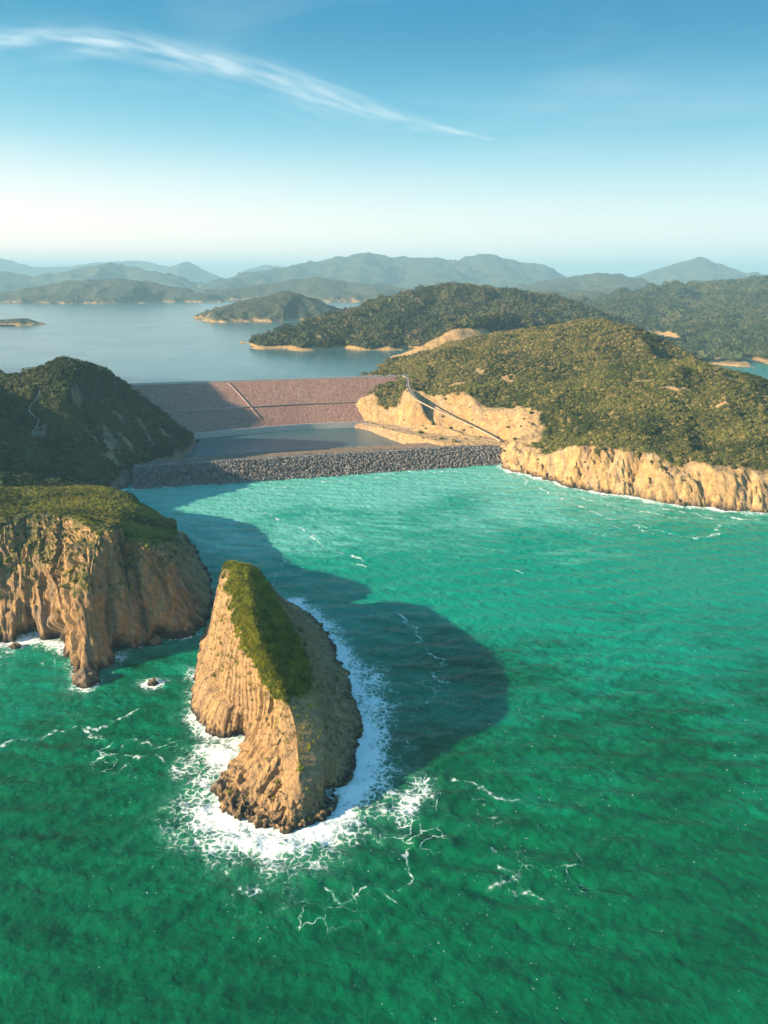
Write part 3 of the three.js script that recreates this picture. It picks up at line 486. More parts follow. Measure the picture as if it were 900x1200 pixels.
const stackCol = (x, y, z, nx, ny, nz, u, v) => {
  const n = fbm3(x * 0.06, y * 0.06, z * 0.06, 4), f = fbm3(x * 0.6, y * 0.4, z * 0.6, 3), s = fbm2(u * 0.55 + 0.15 * y, y * 0.05, 4);
  const face = sst(-14, 6, (x + 46) * -0.9 + (z + 270) * 0.45);
  let r = mix3(brownRock, tan, clamp(0.75 + 0.8 * n)); r = mix3(r, tanPale, clamp(0.2 + 0.9 * s + 0.4 * f)); r = mix3(r, brownRock, clamp(0.1 + 0.9 * n - 0.9 * s)); { const h0 = hash(colAt(u, y, 2.3, 0.22)[0], 77); r = mix3(r, h0 > 0.5 ? tanPale : brownRock, Math.abs(h0 - 0.5) * 1.0 * sst(92, 74, u)); }
  r = mix3(r, [0.20, 0.13, 0.085], 0.6 * sst(0.12, 0.34, fbm3(x * 0.22 + 9, y * 0.1, z * 0.22, 4))); r = mix3(r, [0.15, 0.10, 0.06], clamp(0.9 * f - 0.08));
  r = mix3(wetRock, r, sst(0.5, 3.6, y + 5 * f + 3 * n));
  const g = mix3([0.12, 0.15, 0.015], [0.22, 0.20, 0.03], clamp(0.4 + n + f));
  return mix3(r, g, grassy(x, y, z, v));
};
const stack = new THREE.Group(); stack.name = 'sea_stack'; add(stack);
tag(stack, 'tall wedge shaped sea stack of columnar rock with grass along its ridge', 'sea stack');
const [stackG, stackI] = patch(SC, 1150, 210, true, stackDisp, stackCol);
mesh('rock', stackG, rockMat, stack);

// ---- loose rocks awash beside the cliffs
function boulder(seed, rx, ry, rz) {
  const g = new THREE.IcosahedronGeometry(1, 14), p = g.attributes.position, c = new Float32Array(p.count * 3), uv = new Float32Array(p.count * 2);
  for (let i = 0; i < p.count; i++) {
    let x = p.getX(i), y = p.getY(i), z = p.getZ(i); const w = fbm3(x * 1.1 + seed, y * 1.1, z * 1.1, 4), s = 1 + 0.75 * w + 0.18 * Math.floor(4 * n3(x * 2 + seed, y * 2, z * 2)) / 4;
    x *= rx * s; y *= ry * s; z *= rz * s; p.setXYZ(i, x, y, z); uv[i * 2] = x + 0.6 * y; uv[i * 2 + 1] = z + 0.8 * y;
    const f = fbm3(x * 0.7, y * 0.7, z * 0.7, 3); c.set(mix3(wetRock, mix3(brownRock, [0.20, 0.14, 0.08], clamp(0.5 + f)), sst(0.3, 2.4, y + 2 * f)), i * 3);
  }
  g.setAttribute('color', new THREE.BufferAttribute(c, 3)); g.setAttribute('uv', new THREE.BufferAttribute(uv, 2)); g.computeVertexNormals(); return g;
}
for (const [x, z, rx, ry, rz, l] of [[-108, -289, 2.6, 2.2, 2.2, 'small dark rock awash in a ring of foam between cliff and stack'], [-140, -291, 5.2, 5.5, 6.5, 'brown boulder at the foot of the lit cliff nose'], [-189, -323, 3.5, 2.0, 2.4, 'low dark rock in surf below the shaded cliff cove'], [-206, -322, 4, 1.8, 2.6, 'flat dark rock awash beside the cliff cove foam'], [-118, -327, 3.2, 3.6, 3, 'dark boulder standing in the mouth of the sea cave'], [-60, -217, 3.4, 3.2, 3.6, 'ochre rock knob joined to the front foot of the sea stack']]) {
  const b = mesh('sea_rock', boulder(x, rx, ry, rz), rockMat); b.position.set(x, 0.2, z); b.rotation.y = x; tag(b, l, 'rock', 'rocks awash by the cliffs');
}

// ------------------------------------------------------------------ the reservoir, its dam, the pool and the outer dam
function flatSheet(P, y) { const s = new THREE.Shape(P.map(([x, z]) => new THREE.Vector2(x, -z))), g = new THREE.ShapeGeometry(s); g.rotateX(-Math.PI / 2); g.translate(0, y, 0); return g; }
const lakeMat = new THREE.MeshPhysicalMaterial({ color: new THREE.Color().setRGB(0.05, 0.125, 0.14), roughness: 0.2, roughnessMap: rep(GRAIN, 1 / 900), ior: 1.33, bumpMap: rep(rippleTex, 1 / 45), bumpScale: 0.14 });
struct(mesh('reservoir', flatSheet([[-330, -866], [-288, -872], [-200, -895], [-100, -920], [20, -950], [60, -1000], [110, -1120], [230, -1330], [420, -1900], [900, -3200], [900, -9500], [-9000, -9500], [-9000, -1020], [-470, -1000]], LAKE), lakeMat), 'broad pale blue reservoir behind the dam', 'reservoir');

const crest = smooth([[-350, 56, -853], [-290, 56, -867], [-200, 56, -890], [-100, 56, -915], [17, 56, -944], [40, 56, -950]], 4);
const toe = smooth([[-275, 10, -772], [-217, 10, -801], [-152, 10, -831], [-94, 10, -854], [-32, 10, -867], [6, 10, -880]], 4);
const along = (L, t) => { const q = t * (L.length - 1), i = Math.min(Math.floor(q), L.length - 2), f = q - i; return [lerp(L[i][0], L[i + 1][0], f), lerp(L[i][1], L[i + 1][1], f), lerp(L[i][2], L[i + 1][2], f)]; };
const dam = new THREE.Group(); dam.name = 'dam'; add(dam); tag(dam, 'long rockfill dam with reddish stone face and pale crest wall', 'dam');
const damAt = (t, s) => { const a = along(toe, t), b = along(crest, t); return [lerp(a[0], b[0], s), lerp(a[1], b[1], s), lerp(a[2], b[2], s)]; };
{
  const nu = 300, nv = 76, prof = s => { const k = 30.5 / 46; return s; };
  const stone = (x, y, z) => { const f = fbm2(x * 0.5, z * 0.5 + y * 0.6, 3), n = fbm2(x * 0.03, z * 0.03, 3), w = worley(x * 0.5, y * 0.9); let c = mix3([0.36, 0.175, 0.135], [0.50, 0.29, 0.23], clamp(0.45 + 0.9 * f + 0.6 * n + 0.7 * (w[1] - 0.5))); return mix3(c, [0.17, 0.10, 0.09], 0.35 * sst(0.14, 0.02, w[0])); };
  const g = gridMesh(nu, nv, (i, j) => {
    const s = j / (nv - 8), t = i / (nu - 1); let p;
    if (s <= 1) { p = damAt(t, s); const w = worley(p[0] * 0.32, p[1] * 1.4 * 0.32 + p[2] * 0.1), d = 0.25 * (w[1] - 0.5) + 0.35 * fbm2(p[0] * 0.4, p[1] * 0.9, 3); const e = s > 0.985 || s < 0.015 ? 0 : 1; p = [p[0] - 0.1 * d * e, p[1] + 0.5 * d * e, p[2] + 0.8 * d * e]; }
    else { const c = along(crest, t), k = j - (nv - 8); p = k <= 2 ? [c[0] - 1.2 * k, 56, c[2] - 4.2 * k] : [c[0] - 2.4 - 1.6 * (k - 2), 56 - 2.6 * (k - 2), c[2] - 8.4 - 5 * (k - 2)]; }
    return p;
  }, stone);
  mesh('embankment', g, std({ vertexColors: true, map: rep(GRAIN, 1 / 11, true) }), dam);
  const pale = std({ color: new THREE.Color().setRGB(0.78, 0.71, 0.65), map: rep(GRAIN, 1 / 6, true) }), conc = std({ color: new THREE.Color().setRGB(0.54, 0.36, 0.29), map: rep(GRAIN, 1 / 6, true) });
  mesh('crest_road', ribbon(crest.map(p => [p[0] - 1.2, 56.06, p[2] - 4.4]), slab(7.4, -0.3, 0.1)), std({ color: new THREE.Color().setRGB(0.40, 0.34, 0.31), map: rep(GRAIN, 1 / 6, true) }), dam);
  mesh('crest_wall', ribbon(crest.map(p => [p[0] - 0.1, 56, p[2] - 0.3]), slab(0.7, -0.6, 1.3)), pale, dam);
  mesh('crest_wall', ribbon(crest.map(p => [p[0] - 2.3, 56, p[2] - 8.3]), slab(0.7, -0.6, 1.3)), pale, dam);
  const sB = 20.5 / 46, berm = [], faint = [];
  for (let i = 0; i <= 60; i++) { const t = lerp(0.42, 0.96, i / 60), p = damAt(t, sB); berm.push([p[0], p[1] + 0.5, p[2] + 0.4]); }
  for (let i = 0; i <= 60; i++) { const t = lerp(0.16, 0.42, i / 60), p = damAt(t, sB); faint.push([p[0], p[1] + 0.3, p[2] + 0.4]); }
  mesh('berm_road', ribbon(berm, slab(2.2, -0.8, 0.4)), conc, dam);
  mesh('berm_road', ribbon(faint, slab(2.2, -0.8, 0.3)), std({ color: new THREE.Color().setRGB(0.40, 0.31, 0.28) }), dam);
  const st = []; for (let i = 0; i <= 24; i++) { const s = lerp(0.985, 0.2, i / 24), p = damAt(lerp(0.395, 0.47, i / 24), s); st.push([p[0], p[1] + 0.6, p[2] + 0.6]); }
  mesh('stairway', ribbon(st, slab(1.5, -0.9, 0.3)), conc, dam);
  const toeRoad = toe.filter(p => p[0] > -222).map(p => [p[0], 10, p[2] + 2.6]);
  mesh('toe_road', ribbon(toeRoad, slab(5.2, -5.5, 0.7)), std({ color: new THREE.Color().setRGB(0.76, 0.66, 0.58), map: rep(GRAIN, 1 / 6, true) }), dam);
  mesh('toe_wall', ribbon(toeRoad.map(p => [p[0] + 0.2, 10, p[2] + 2.9]), slab(1.2, -5.6, 2.0)), pale, dam);
}
// the walled corner where the toe road ends by the dark hill
tag(mesh('retaining_wall', ribbon([[-218, 6, -797], [-214, 6, -780], [-209, 6, -764]], slab(1.0, -3, 5.5)), std({ color: new THREE.Color().setRGB(0.62, 0.58, 0.54), map: rep(GRAIN, 1 / 6, true) })), 'short pale retaining wall at the pool corner below the dark hill', 'wall');
struct(mesh('pool', flatSheet([[-205, -690], [-209, -800], [-150, -828], [-92, -851], [-34, -864], [-20, -846], [-4, -812], [24, -764], [60, -735], [60, -715], [-100, -690]], POOL), new THREE.MeshPhysicalMaterial({ color: new THREE.Color().setRGB(0.05, 0.10, 0.115), roughness: 0.24, ior: 1.33, bumpMap: rep(rippleTex, 1 / 20), bumpScale: 0.12 })), 'still dark blue pool between the dam and the outer wall', 'pool');
{
  const bank = [[-212, -700], [-200, -718], [-140, -729], [-60, -748], [0, -762], [36, -764], [90, -745], [110, -735], [118, -722], [-60, -672], [-225, -640]];
  const g = heightField((x, z) => { const d = segD(x, z, [[-210, -708], [-140, -722], [-66, -742], [0, -760], [26, -768]])[0], s = (z + 708 + 0.265 * (x + 210)) > 0 ? 1 : -1; if (z + 635 + 0.2584 * (x + 232) > -9) return -9; return Math.min(5 + s * d * 0.22 + 1.0 * fbm2(x * 0.08, z * 0.08, 3), 11.5); }, -236, 110, -636, -790, 2, (x, y, z) => mix3([0.20, 0.14, 0.105], [0.42, 0.28, 0.18], clamp(0.45 + fbm2(x * 0.1, z * 0.1, 4) + sst(-60, 60, x) * 0.3)), 3);
  struct(mesh('shore', g, landMat), 'bare brown bank along the near side of the pool', 'bank');
}
const cof = new THREE.Group(); cof.name = 'breakwater'; add(cof); tag(cof, 'outer sea dam armoured with a slope of grey concrete dolosse', 'breakwater');
{
  const line = []; for (let i = 0; i <= 90; i++) line.push([lerp(cofL[0], cofR[0], i / 90), 0, lerp(cofL[1], cofR[1], i / 90)]);
  const L = Math.hypot(cofR[0] - cofL[0], cofR[1] - cofL[1]), ux = (cofR[0] - cofL[0]) / L, uz = (cofR[1] - cofL[1]) / L, nx = -uz, nz = ux; // n points to the sea
  const grey = std({ color: new THREE.Color().setRGB(0.23, 0.20, 0.19), map: rep(GRAIN, 1 / 5, true) });
  mesh('core', ribbon(line, [[28, -4], [3, 12.2], [-8, 12.2], [-22, 4]]), grey, cof);
  mesh('crest_road', ribbon(line.map(p => [p[0], 12.2, p[2]]), [[-1.6, 0], [-7.6, 0], [-7.6, 0.5], [-1.6, 0.5]]), std({ color: new THREE.Color().setRGB(0.46, 0.37, 0.31), map: rep(GRAIN, 1 / 6, true) }), cof);
  mesh('wave_wall', ribbon(line.map(p => [p[0], 12.2, p[2]]), [[0.4, 0], [-1.1, 0], [-1.1, 2.6], [0.4, 2.6]]), std({ color: new THREE.Color().setRGB(0.55, 0.50, 0.47), map: rep(GRAIN, 1 / 6, true) }), cof);
  mesh('parapet', ribbon(line.map(p => [p[0], 12.2, p[2]]), [[-8, 0], [-8.8, 0], [-8.8, 1.6], [-8, 1.6]]), std({ color: new THREE.Color().setRGB(0.30, 0.25, 0.23), map: rep(GRAIN, 1 / 6, true) }), cof);
  // one dolos: a shank with two tapered flukes at right angles
  const bar = (r0, r1, len) => new THREE.CylinderGeometry(r1, r0, len, 6, 1);
  const shank = bar(0.62, 0.62, 3.4); shank.rotateZ(Math.PI / 2);
  const fl = s => { const a = bar(0.68, 0.42, 1.9), b = bar(0.68, 0.42, 1.9); a.translate(0, 0.95, 0); b.rotateX(Math.PI); b.translate(0, -0.95, 0); const m = mergeGeometries([a, b]); if (s > 0) m.rotateX(Math.PI / 2); m.translate(s * 1.7, 0, 0); return m; };
  const dolos = mergeGeometries([shank, fl(-1), fl(1)]).toNonIndexed(); dolos.computeVertexNormals();
  const r = rng(404), spots = [];
  for (let a = 1.5; a < L - 1; a += 2.15) for (let b = 0; b < 13; b++) { const s = 2.2 + b * 2.1 + (r() - 0.5) * 1.4, q = a + (r() - 0.5) * 1.8, y = lerp(13.4, -1.2, (s - 2) / 26.5) + r() * 0.9; spots.push([cofL[0] + ux * q + nx * s, y, cofL[1] + uz * q + nz * s, r() * 6.28, r() * 6.28, r() * 6.28, 0.72 + r() * 0.2]); }
  spots.sort((p, q) => (Math.hypot(p[0], p[2], 180 - p[1]) - 2.2 * (p[1] > 4 ? 6 : 0)) - (Math.hypot(q[0], q[2], 180 - q[1]) - 2.2 * (q[1] > 4 ? 6 : 0)));
  const tones = [[0.20, 0.17, 0.155], [0.15, 0.125, 0.12], [0.26, 0.22, 0.20], [0.11, 0.095, 0.095]].map(c => std({ color: new THREE.Color().setRGB(...c) }));
  const place = (o, p) => { o.position.set(p[0], p[1], p[2]); o.rotation.set(p[3], p[4], p[5]); o.scale.setScalar(p[6]); };
  spots.slice(0, 300).forEach((p, i) => place(mesh('dolos', dolos, tones[i % 4], cof), p));
  const rest = spots.slice(300), im = new THREE.InstancedMesh(dolos, std({ color: 0xffffff }), rest.length), o = new THREE.Object3D(), c = new THREE.Color();
  rest.forEach((p, i) => { place(o, p); o.updateMatrix(); im.setMatrixAt(i, o.matrix); const t = 0.10 + 0.16 * r(); im.setColorAt(i, c.setRGB(t * 1.08, t * 0.95, t * 0.9)); });
  im.name = 'dolosse'; im.userData.kind = 'stuff'; add(im, cof);
}
{
  const roadM = std({ color: new THREE.Color().setRGB(0.48, 0.35, 0.25), map: rep(GRAIN, 1 / 6, true) });
  struct(mesh('road', ribbon(accessRoad, slab(3.4, -0.6, 0.06)), roadM), 'pale access road descending past the quarry cut from the dam crest', 'road');
  struct(mesh('road', ribbon(lowerRoad, slab(4.2, -0.6, 0.05)), roadM), 'pale level road across the quarry floor beside the pool', 'road');
  tag(mesh('guard_wall', ribbon(accessRoad.map(p => [p[0], p[1], p[2] + 0.1]), [[1.9, -0.3], [2.2, -0.3], [2.2, 0.7], [1.9, 0.7]]), std({ color: new THREE.Color().setRGB(0.48, 0.36, 0.26) })), 'low pale guard wall on the outer edge of the descending road', 'wall');
}
console.log('dams done');

// ------------------------------------------------------------------ hills beyond
const forest = [0.050, 0.068, 0.030], forestPale = [0.085, 0.088, 0.040];
function range(name, label, R, box, cell, o = {}) {
  const { base = LAKE, amp = 20, scale = 0.004, soft = 20, shore = true, scar } = o;
  const far = !shore; const h = (x, z) => { let [y, near] = ridgeH(x, z, R, soft); if (far) y = base + (y - base) * 1.2; y += amp * (ridged(x * scale + 5, z * scale, 5) - 0.5) * sst(0, 1 / scale * 0.6, near) + amp * (far ? 0.26 : 0.14) * fbm2(x * scale * 4, z * scale * 4, 5); return y - (o.drop || 0) * sst(0, 1 / scale * 0.6, near); };
  const col = (x, y, z, nx, ny) => {
    const n = fbm2(x * scale * 2, z * scale * 2, 4), f = fbm2(x * scale * 16, z * scale * 16, 3); let v = mix3(forest, forestPale, clamp(0.5 + n + f));
    let b = shore ? sst(base + 7, base + 3, y + 2.5 * f) : 0; if (scar) b = Math.max(b, scar(x, y, z, f));
    b = Math.max(b, 0.5 * sst(0.55, 0.7, f + n * 0.6)); return mix3(v, mix3(tan, tanPale, clamp(0.5 + f)), b);
  };
  const m = mesh(name, heightField(h, box[0], box[1], box[2], box[3], cell, col, base - 6), o.mat || farMat); struct(m, label, 'hill'); return h;
}
const rid = (L, k, r) => [L, k, r];
const scarPoly = [[5, -1190], [60, -1150], [140, -1165], [215, -1230], [205, -1330], [120, -1295], [70, -1262], [5, -1255]];
const scarG = (x, y, z, f) => sst(-4, 6, sdPoly(x, z, scarPoly) + 8 * f) * sst(102, 90, y);
const GR_ = [
  rid([[-232, -1400, 54], [-202, -1450, 70], [-90, -1552, 96], [0, -1666, 121], [81, -1757, 143], [169, -1836, 157], [304, -1884, 145], [412, -1879, 130], [542, -1864, 90], [640, -1850, 60]], 0.24, 40),
  ...[[[[81, -1757, 140], [30, -1560, 100], [-30, -1400, 66]]], [[[169, -1836, 154], [150, -1640, 115], [90, -1440, 80]]], [[[-90, -1552, 94], [-130, -1440, 70], [-150, -1370, 56]]], [[[304, -1884, 142], [330, -1700, 110], [300, -1560, 90]]], [[[412, -1879, 128], [470, -1700, 96], [520, -1560, 60]]]].map(([L]) => rid(L, 0.3, 20)),
  rid([[330, -1470, 84], [236, -1450, 106], [165, -1340, 104], [120, -1270, 92], [70, -1240, 71], [30, -1235, 57]], 0.6, 12),
];
const hMid = range('hill', 'olive brown wooded hill across the reservoir with an orange cut at its foot', GR_, [-330, 760, -1130, -2150], 5.5, { amp: 34, drop: 7, scale: 0.0065, soft: 12, scar: scarG, mat: std({ vertexColors: true, map: rep(GRAIN, 1 / 60, true), bumpMap: rep(BUMP, 1 / 40), bumpScale: 3 }) });

// the ranges step back to the horizon
range('islet', 'low dark wooded islet in the pale reservoir', [rid([[-1240, -2125, 58], [-1130, -2120, 64], [-1037, -2122, 69], [-990, -2118, 53]], 0.3, 14)], [-1300, -940, -2060, -2180], 6, { amp: 8, scale: 0.02 });
range('peninsula', 'hazy wooded peninsula with pale shore reaching into the reservoir', [rid([[-570, -2330, 52], [-542, -2337, 78], [-499, -2396, 97], [-425, -2453, 113], [-333, -2513, 134], [-275, -2508, 121], [-156, -2437, 66], [-60, -2400, 55]], 0.3, 30), rid([[-425, -2453, 110], [-400, -2340, 62]], 0.35, 15), rid([[-333, -2513, 130], [-290, -2380, 70]], 0.35, 15)], [-680, 60, -2200, -2850], 8, { amp: 26, scale: 0.009 });
range('hill', 'hazy long low hill on the far shore of the reservoir', [rid([[-3200, -4390, 120], [-2581, -4393, 96], [-2277, -4394, 96], [-2024, -4409, 134], [-1847, -4418, 163], [-1569, -4421, 172], [-1417, -4417, 158], [-1240, -4405, 124], [-1022, -4176, 62]], 0.24, 60), rid([[-1847, -4418, 160], [-1800, -4100, 80]], 0.24, 30), rid([[-1569, -4421, 168], [-1480, -4080, 85]], 0.24, 30), rid([[-2277, -4394, 92], [-2200, -4050, 70]], 0.2, 30)], [-3600, -900, -3800, -5000], 14, { amp: 80, scale: 0.0034 });
range('hill', 'hazy rounded hills on the far shore behind the peninsula', [rid([[-1180, -4560, 58], [-1140, -4600, 82], [-998, -4823, 114], [-793, -4937, 139], [-607, -5051, 166], [-434, -5057, 182], [-173, -5042, 140], [111, -4823, 116], [371, -4607, 98], [700, -4400, 90], [1000, -4300, 80]], 0.24, 60), rid([[-607, -5051, 160], [-700, -4600, 75]], 0.24, 30), rid([[-434, -5057, 175], [-330, -4500, 90]], 0.24, 30), rid([[-150, -5042, 138], [0, -4300, 95]], 0.2, 40)], [-1500, 1200, -3900, -5800], 16, { amp: 95, scale: 0.003 });
range('mountain', 'pale blue mountain range with two broad summits behind the reservoir', [rid([[-1720, -6790, 45], [-1676, -6801, 60], [-1518, -7361, 144], [-1355, -7909, 210], [-964, -8455, 267], [-600, -8794, 336], [-200, -8810, 384], [150, -8797, 346], [600, -8794, 336], [819, -8990, 291], [1293, -9339, 391], [1590, -9297, 265], [1823, -8935, 130], [2300, -8700, 100]], 0.24, 25), rid([[-200, -8810, 375], [-300, -7700, 170], [-150, -6900, 90]], 0.22, 60), rid([[600, -8794, 330], [500, -7600, 160], [700, -6700, 95]], 0.22, 60), rid([[1293, -9339, 380], [1350, -8200, 170], [1600, -7200, 80]], 0.22, 60), rid([[-964, -8455, 262], [-950, -7600, 120]], 0.22, 60)], [-2200, 2900, -6300, -10400], 32, { amp: 210, scale: 0.0016, soft: 40, shore: false });
range('mountain', 'faint blue ridge rising behind the long low hill', [rid([[-6200, -7900, 260], [-4608, -7909, 220], [-4066, -7909, 210], [-3705, -7898, 175], [-3253, -7915, 227], [-2892, -7935, 287], [-2620, -7921, 244], [-2151, -7361, 144], [-1850, -7100, 60]], 0.25, 25)], [-6500, -1700, -6900, -9000], 32, { amp: 180, scale: 0.0017, soft: 40, shore: false });
range('mountain', 'faintest jagged mountain line on the horizon', [rid([[-11000, -13900, 520], [-8301, -13793, 484], [-7048, -13783, 455], [-6422, -13734, 306], [-5795, -13739, 321], [-5247, -13759, 380], [-4464, -13769, 410], [-3765, -13206, 301], [-3311, -12705, 379], [-2964, -12655, 228], [-2675, -12628, 145], [-2193, -13749, 351], [-1645, -13729, 291], [-1057, -14309, 450], [-325, -14288, 388], [2000, -14300, 250]], 0.3, 25)], [-11500, 2400, -11800, -15800], 60, { amp: 150, scale: 0.0012, soft: 40, shore: false });
range('mountain', 'lone blue pyramid peak above the dark hills', [rid([[2300, -9440, 70], [2602, -9447, 82], [3090, -9464, 133], [3470, -9502, 247], [3795, -9525, 319], [4012, -9539, 362], [4229, -9502, 247], [4424, -9464, 140], [4922, -10004, 174], [5208, -9986, 130], [6066, -10008, 185], [7600, -10000, 210]], 0.3, 60), rid([[4012, -9539, 350], [3700, -8700, 120]], 0.28, 50)], [2200, 7800, -8300, -11000], 36, { amp: 180, scale: 0.0018, soft: 30, shore: false });
range('hill', 'hazy blue green hills between the wooded hill and the pyramid peak', [rid([[700, -5300, 80], [940, -5448, 93], [1236, -5672, 133], [1458, -5788, 164], [1690, -5794, 183], [1852, -5567, 134], [2048, -5239, 100], [2600, -5000, 120], [3600, -5000, 150]], 0.2, 60), rid([[1236, -5672, 130], [1050, -4800, 95], [900, -4000, 95]], 0.2, 50), rid([[1690, -5794, 178], [1600, -4900, 110], [1250, -4100, 90]], 0.2, 50), rid([[500, -3800, 84], [651, -3765, 100], [824, -3765, 100], [1012, -3661, 102], [1080, -3338, 84]], 0.22, 50)], [350, 3800, -3150, -6500], 22, { amp: 120, scale: 0.0024, soft: 25, shore: false });
const RB = [rid([[600, -2660, 60], [752, -2703, 73], [878, -2817, 99], [1046, -2929, 118], [1223, -3042, 142], [1446, -3151, 156], [1627, -3155, 166], [1952, -3164, 192], [2600, -3170, 230]], 0.2, 50),
  rid([[1046, -2929, 116], [853, -2495, 80], [734, -2165, 44], [720, -1948, 26], [690, -1650, 10]], 0.24, 24), rid([[1446, -3151, 152], [1157, -2497, 88], [916, -2062, 50], [800, -1733, 18], [770, -1590, 6]], 0.26, 24), rid([[1735, -3157, 170], [1261, -2393, 92], [1007, -1955, 46], [900, -1660, 16], [860, -1560, 5]], 0.26, 24), rid([[2100, -3164, 195], [1600, -2400, 110], [1200, -1900, 40], [1050, -1620, 12]], 0.26, 24)];
const hBig = range('hill', 'tall dark green wooded hillside behind the turquoise bay', RB, [540, 2400, -1500, -3600], 9.5, { base: 0, amp: 75, scale: 0.0052, soft: 14 });
struct(mesh('terrain', flatSheet([[880, -3300], [16000, -3300], [16000, -22000], [-16000, -22000], [-16000, -9480], [880, -9480]], 34), std({ color: new THREE.Color().setRGB(0.06, 0.08, 0.04) })), 'low green country between the far hills', 'ground');
console.log('far done');

// ------------------------------------------------------------------ scrub, trees and grass
function shrubGeo(seed, squash) { // a lumpy crown with leaf sprays standing out of it
  const r = rng(seed), g = new THREE.IcosahedronGeometry(1, 2), p = g.attributes.position, key = new Map();
  for (let i = 0; i < p.count; i++) { const x = p.getX(i), y = p.getY(i), z = p.getZ(i), k = [x, y, z].map(v => v.toFixed(2)).join(); if (!key.has(k)) key.set(k, 0.62 + 0.5 * r() + 0.4 * n3(x * 1.7 + seed, y * 1.7, z * 1.7)); const s = key.get(k); p.setXYZ(i, x * s, Math.max(-0.25, y * s * squash), z * s); }
  const parts = [new THREE.BufferGeometry().setAttribute('position', p)], q = [];
  for (let i = 0; i < 46; i++) { const th = r() * 6.28, c = r() * 1.1 - 0.1, s = Math.sqrt(Math.max(0, 1 - c * c)), m = 0.95 + 0.35 * r(), o = [Math.cos(th) * s * m, c * m * squash, Math.sin(th) * s * m]; const v = () => (r() - 0.5) * 0.5; for (let k = 0; k < 3; k++) q.push(o[0] + v(), o[1] + v(), o[2] + v()); }
  parts.push(new THREE.BufferGeometry().setAttribute('position', new THREE.Float32BufferAttribute(q, 3)));
  const m = mergeGeometries(parts); m.computeVertexNormals(); return m;
}
function tuftGeo(seed, n, h, w) { const r = rng(seed), q = []; for (let i = 0; i < n; i++) { const th = r() * 6.28, l = 0.25 + r() * 0.6, bx = (r() - 0.5) * w, bz = (r() - 0.5) * w, hh = h * (0.6 + 0.6 * r()), wx = Math.cos(th + 1.57) * 0.07, wz = Math.sin(th + 1.57) * 0.07; q.push(bx - wx, -0.1, bz - wz, bx + wx, -0.1, bz + wz, bx + Math.cos(th) * l * hh, hh, bz + Math.sin(th) * l * hh); } const g = new THREE.BufferGeometry().setAttribute('position', new THREE.Float32BufferAttribute(q, 3)); g.computeVertexNormals(); return g; }
const leafMat = new THREE.MeshPhysicalMaterial({ color: 0xffffff, roughness: 0.9, side: THREE.DoubleSide, specularIntensity: 0.3 });
const crowns = [shrubGeo(3, 0.8), shrubGeo(14, 0.7), shrubGeo(27, 0.9)];
function field(name, spots, geo, parent) { // spots: [x, y, z, size, colour]
  const im = new THREE.InstancedMesh(geo, leafMat, spots.length), o = new THREE.Object3D(), c = new THREE.Color(), r = rng(spots.length + 5);
  spots.forEach((s, i) => { o.position.set(s[0], s[1], s[2]); o.rotation.set((r() - 0.5) * 0.4, r() * 6.28, (r() - 0.5) * 0.4); o.scale.set(s[3] * (0.8 + 0.4 * r()), s[3] * (0.75 + 0.5 * r()), s[3] * (0.8 + 0.4 * r())); o.updateMatrix(); im.setMatrixAt(i, o.matrix); im.setColorAt(i, c.setRGB(...s[4])); });
  im.name = name; im.userData.kind = 'stuff'; return add(im, parent);
}
function scatter(label, count, box, h, keep, size, tint, seed) {
  const r = rng(seed), lots = [[], [], []];
  for (let i = 0; i < count; i++) { const x = lerp(box[0], box[1], r()), z = lerp(box[2], box[3], r()), y = h(x, z); if (y < box[4] || r() > keep(x, z, y)) continue; const s = size * (0.42 + 2.3 * Math.pow(r(), 4)) * (1 + 0.5 * n2(x * 0.03, z * 0.03)), k = Math.floor(r() * 3); lots[k].push([x, y + s * 0.12, z, s, tint(x, z, r)]); }
  const g = new THREE.Group(); g.name = 'scrub'; add(g); tag(g, label, 'scrub', undefined, 'stuff');
  lots.forEach((l, k) => { if (l.length) field('foliage', l, crowns[k], g); });
}
const leafTint = (lo, hi, dry, sc) => (x, z, r) => { const n = fbm2(x * sc + 3, z * sc, 4), q = clamp(0.5 + n * 1.9 + (r() - 0.5) * 0.7); let c = mix3(lo, hi, q); if (r() < 0.16 + n * 0.3 + (x > -46 && x < 560 && z > -1200 ? 0.3 * sst(-830, -930, z + 40 * n) : 0)) c = mix3(c, dry, 0.5 + 0.5 * r()); return c; };
scatter('dense olive scrub on the headland above the orange cliffs', 230000, [-20, 560, -540, -1200, 8], hRight, (x, z, y) => bareRight(x, z, y, 1) < 0.35 + 0.2 * hash(x * 7 | 0, z * 7 | 0) && roadsXZ.every(R => segD(x, z, R)[0] > 4.5) ? 1 : 0.015, 1.0, leafTint([0.028, 0.042, 0.012], [0.130, 0.128, 0.032], [0.24, 0.18, 0.07], 0.016), 61);
scatter('dark scrub covering the hill beside the dams', 110000, [-560, -196, -440, -880, 8], hLeft, (x, z, y) => bareLeft(x, z, y) < 0.2 && segD(x, z, pathL)[0] > 2 ? 1 : 0.03, 1.6, leafTint([0.030, 0.046, 0.018], [0.075, 0.088, 0.030], [0.12, 0.10, 0.04], 0.025), 62);
scatter('tree canopy over the wooded hill across the reservoir', 60000, [-300, 620, -1180, -2000, LAKE + 5], hMid, (x, z, y) => scarG(x, y, z, 0) > 0.3 ? 0 : 1, 4.2, leafTint([0.032, 0.044, 0.020], [0.078, 0.080, 0.034], [0.11, 0.085, 0.045], 0.008), 63);
scatter('tree canopy over the dark hillside behind the bay', 70000, [560, 2000, -1530, -3300, 8], hBig, () => 1, 6, leafTint([0.028, 0.044, 0.020], [0.066, 0.078, 0.032], [0.08, 0.075, 0.035], 0.005), 64);
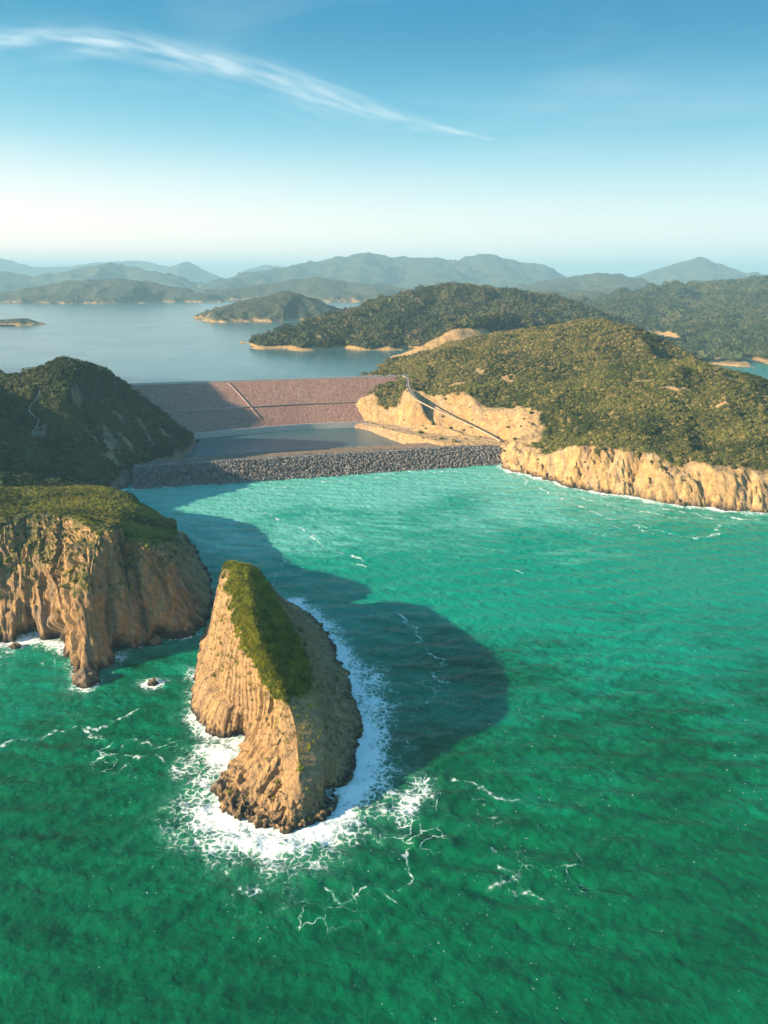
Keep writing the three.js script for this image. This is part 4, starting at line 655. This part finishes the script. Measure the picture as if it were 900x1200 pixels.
function onPatch(g, count, keep, size, tint, seed, split) { // plants rooted at points of a built surface
  const r = rng(seed), p = g.attributes.position, n = g.attributes.normal, out = [];
  for (let i = 0; i < count; i++) { const k = Math.floor(r() * p.count), x = p.getX(k) + (r() - 0.5) * 0.3, y = p.getY(k), z = p.getZ(k) + (r() - 0.5) * 0.3; if (r() > keep(x, y, z, k, n.getX(k), n.getY(k), n.getZ(k))) continue; out.push([x, y, z, size * (0.5 + r()), tint(x, z, r)]); }
  return out;
}
{
  const vOf = (I, k) => I.vAt[k];
  const s = onPatch(headG, 60000, (x, y, z, k, nx, ny) => { const v = vOf(headI, k), n = fbm3(x * 0.05, y * 0.05, z * 0.05, 4); return v > 4.2 - 1.1 * n && y > 12 ? (n > 0.22 ? 0.12 : 0.8) : ny > 0.7 && y > 24 ? 0.22 : sst(0.12, 0.28, n) * sst(22, 40, y) * 0.6; }, 0.72, leafTint([0.040, 0.058, 0.012], [0.24, 0.22, 0.03], [0.28, 0.22, 0.06], 0.03), 71);
  const g = new THREE.Group(); g.name = 'scrub'; add(g); tag(g, 'green and yellow scrub on top of the near sea cliff', 'scrub', undefined, 'stuff');
  [0, 1, 2].forEach(q => field('foliage', s.filter((_, i) => i % 3 === q), crowns[q], g));
  const gt = onPatch(stackG, 150000, (x, y, z, k) => { const m = grassy(x, y, z, vOf(stackI, k)); return m > 0.35 ? 0.85 * m : 0.025 * sst(12, 25, y); }, 0.8, (x, z, r) => mix3([0.08, 0.12, 0.012], [0.40, 0.36, 0.035], clamp(0.45 + 1.5 * fbm2(x * 0.16, z * 0.16, 3) + (r() - 0.5) * 0.8)), 72);
  field('grass', gt, tuftGeo(8, 16, 1.5, 1.0), stack);
  const sb = onPatch(stackG, 9000, (x, y, z, k) => grassy(x, y, z, vOf(stackI, k)) > 0.5 ? 0.8 : 0.006, 1.0, leafTint([0.060, 0.085, 0.012], [0.17, 0.18, 0.022], [0.26, 0.22, 0.03], 0.06), 73);
  field('shrub', sb, crowns[1], stack);
  console.log('plants', s.length, gt.length, sb.length);
}
renderer.render(scene, camera);
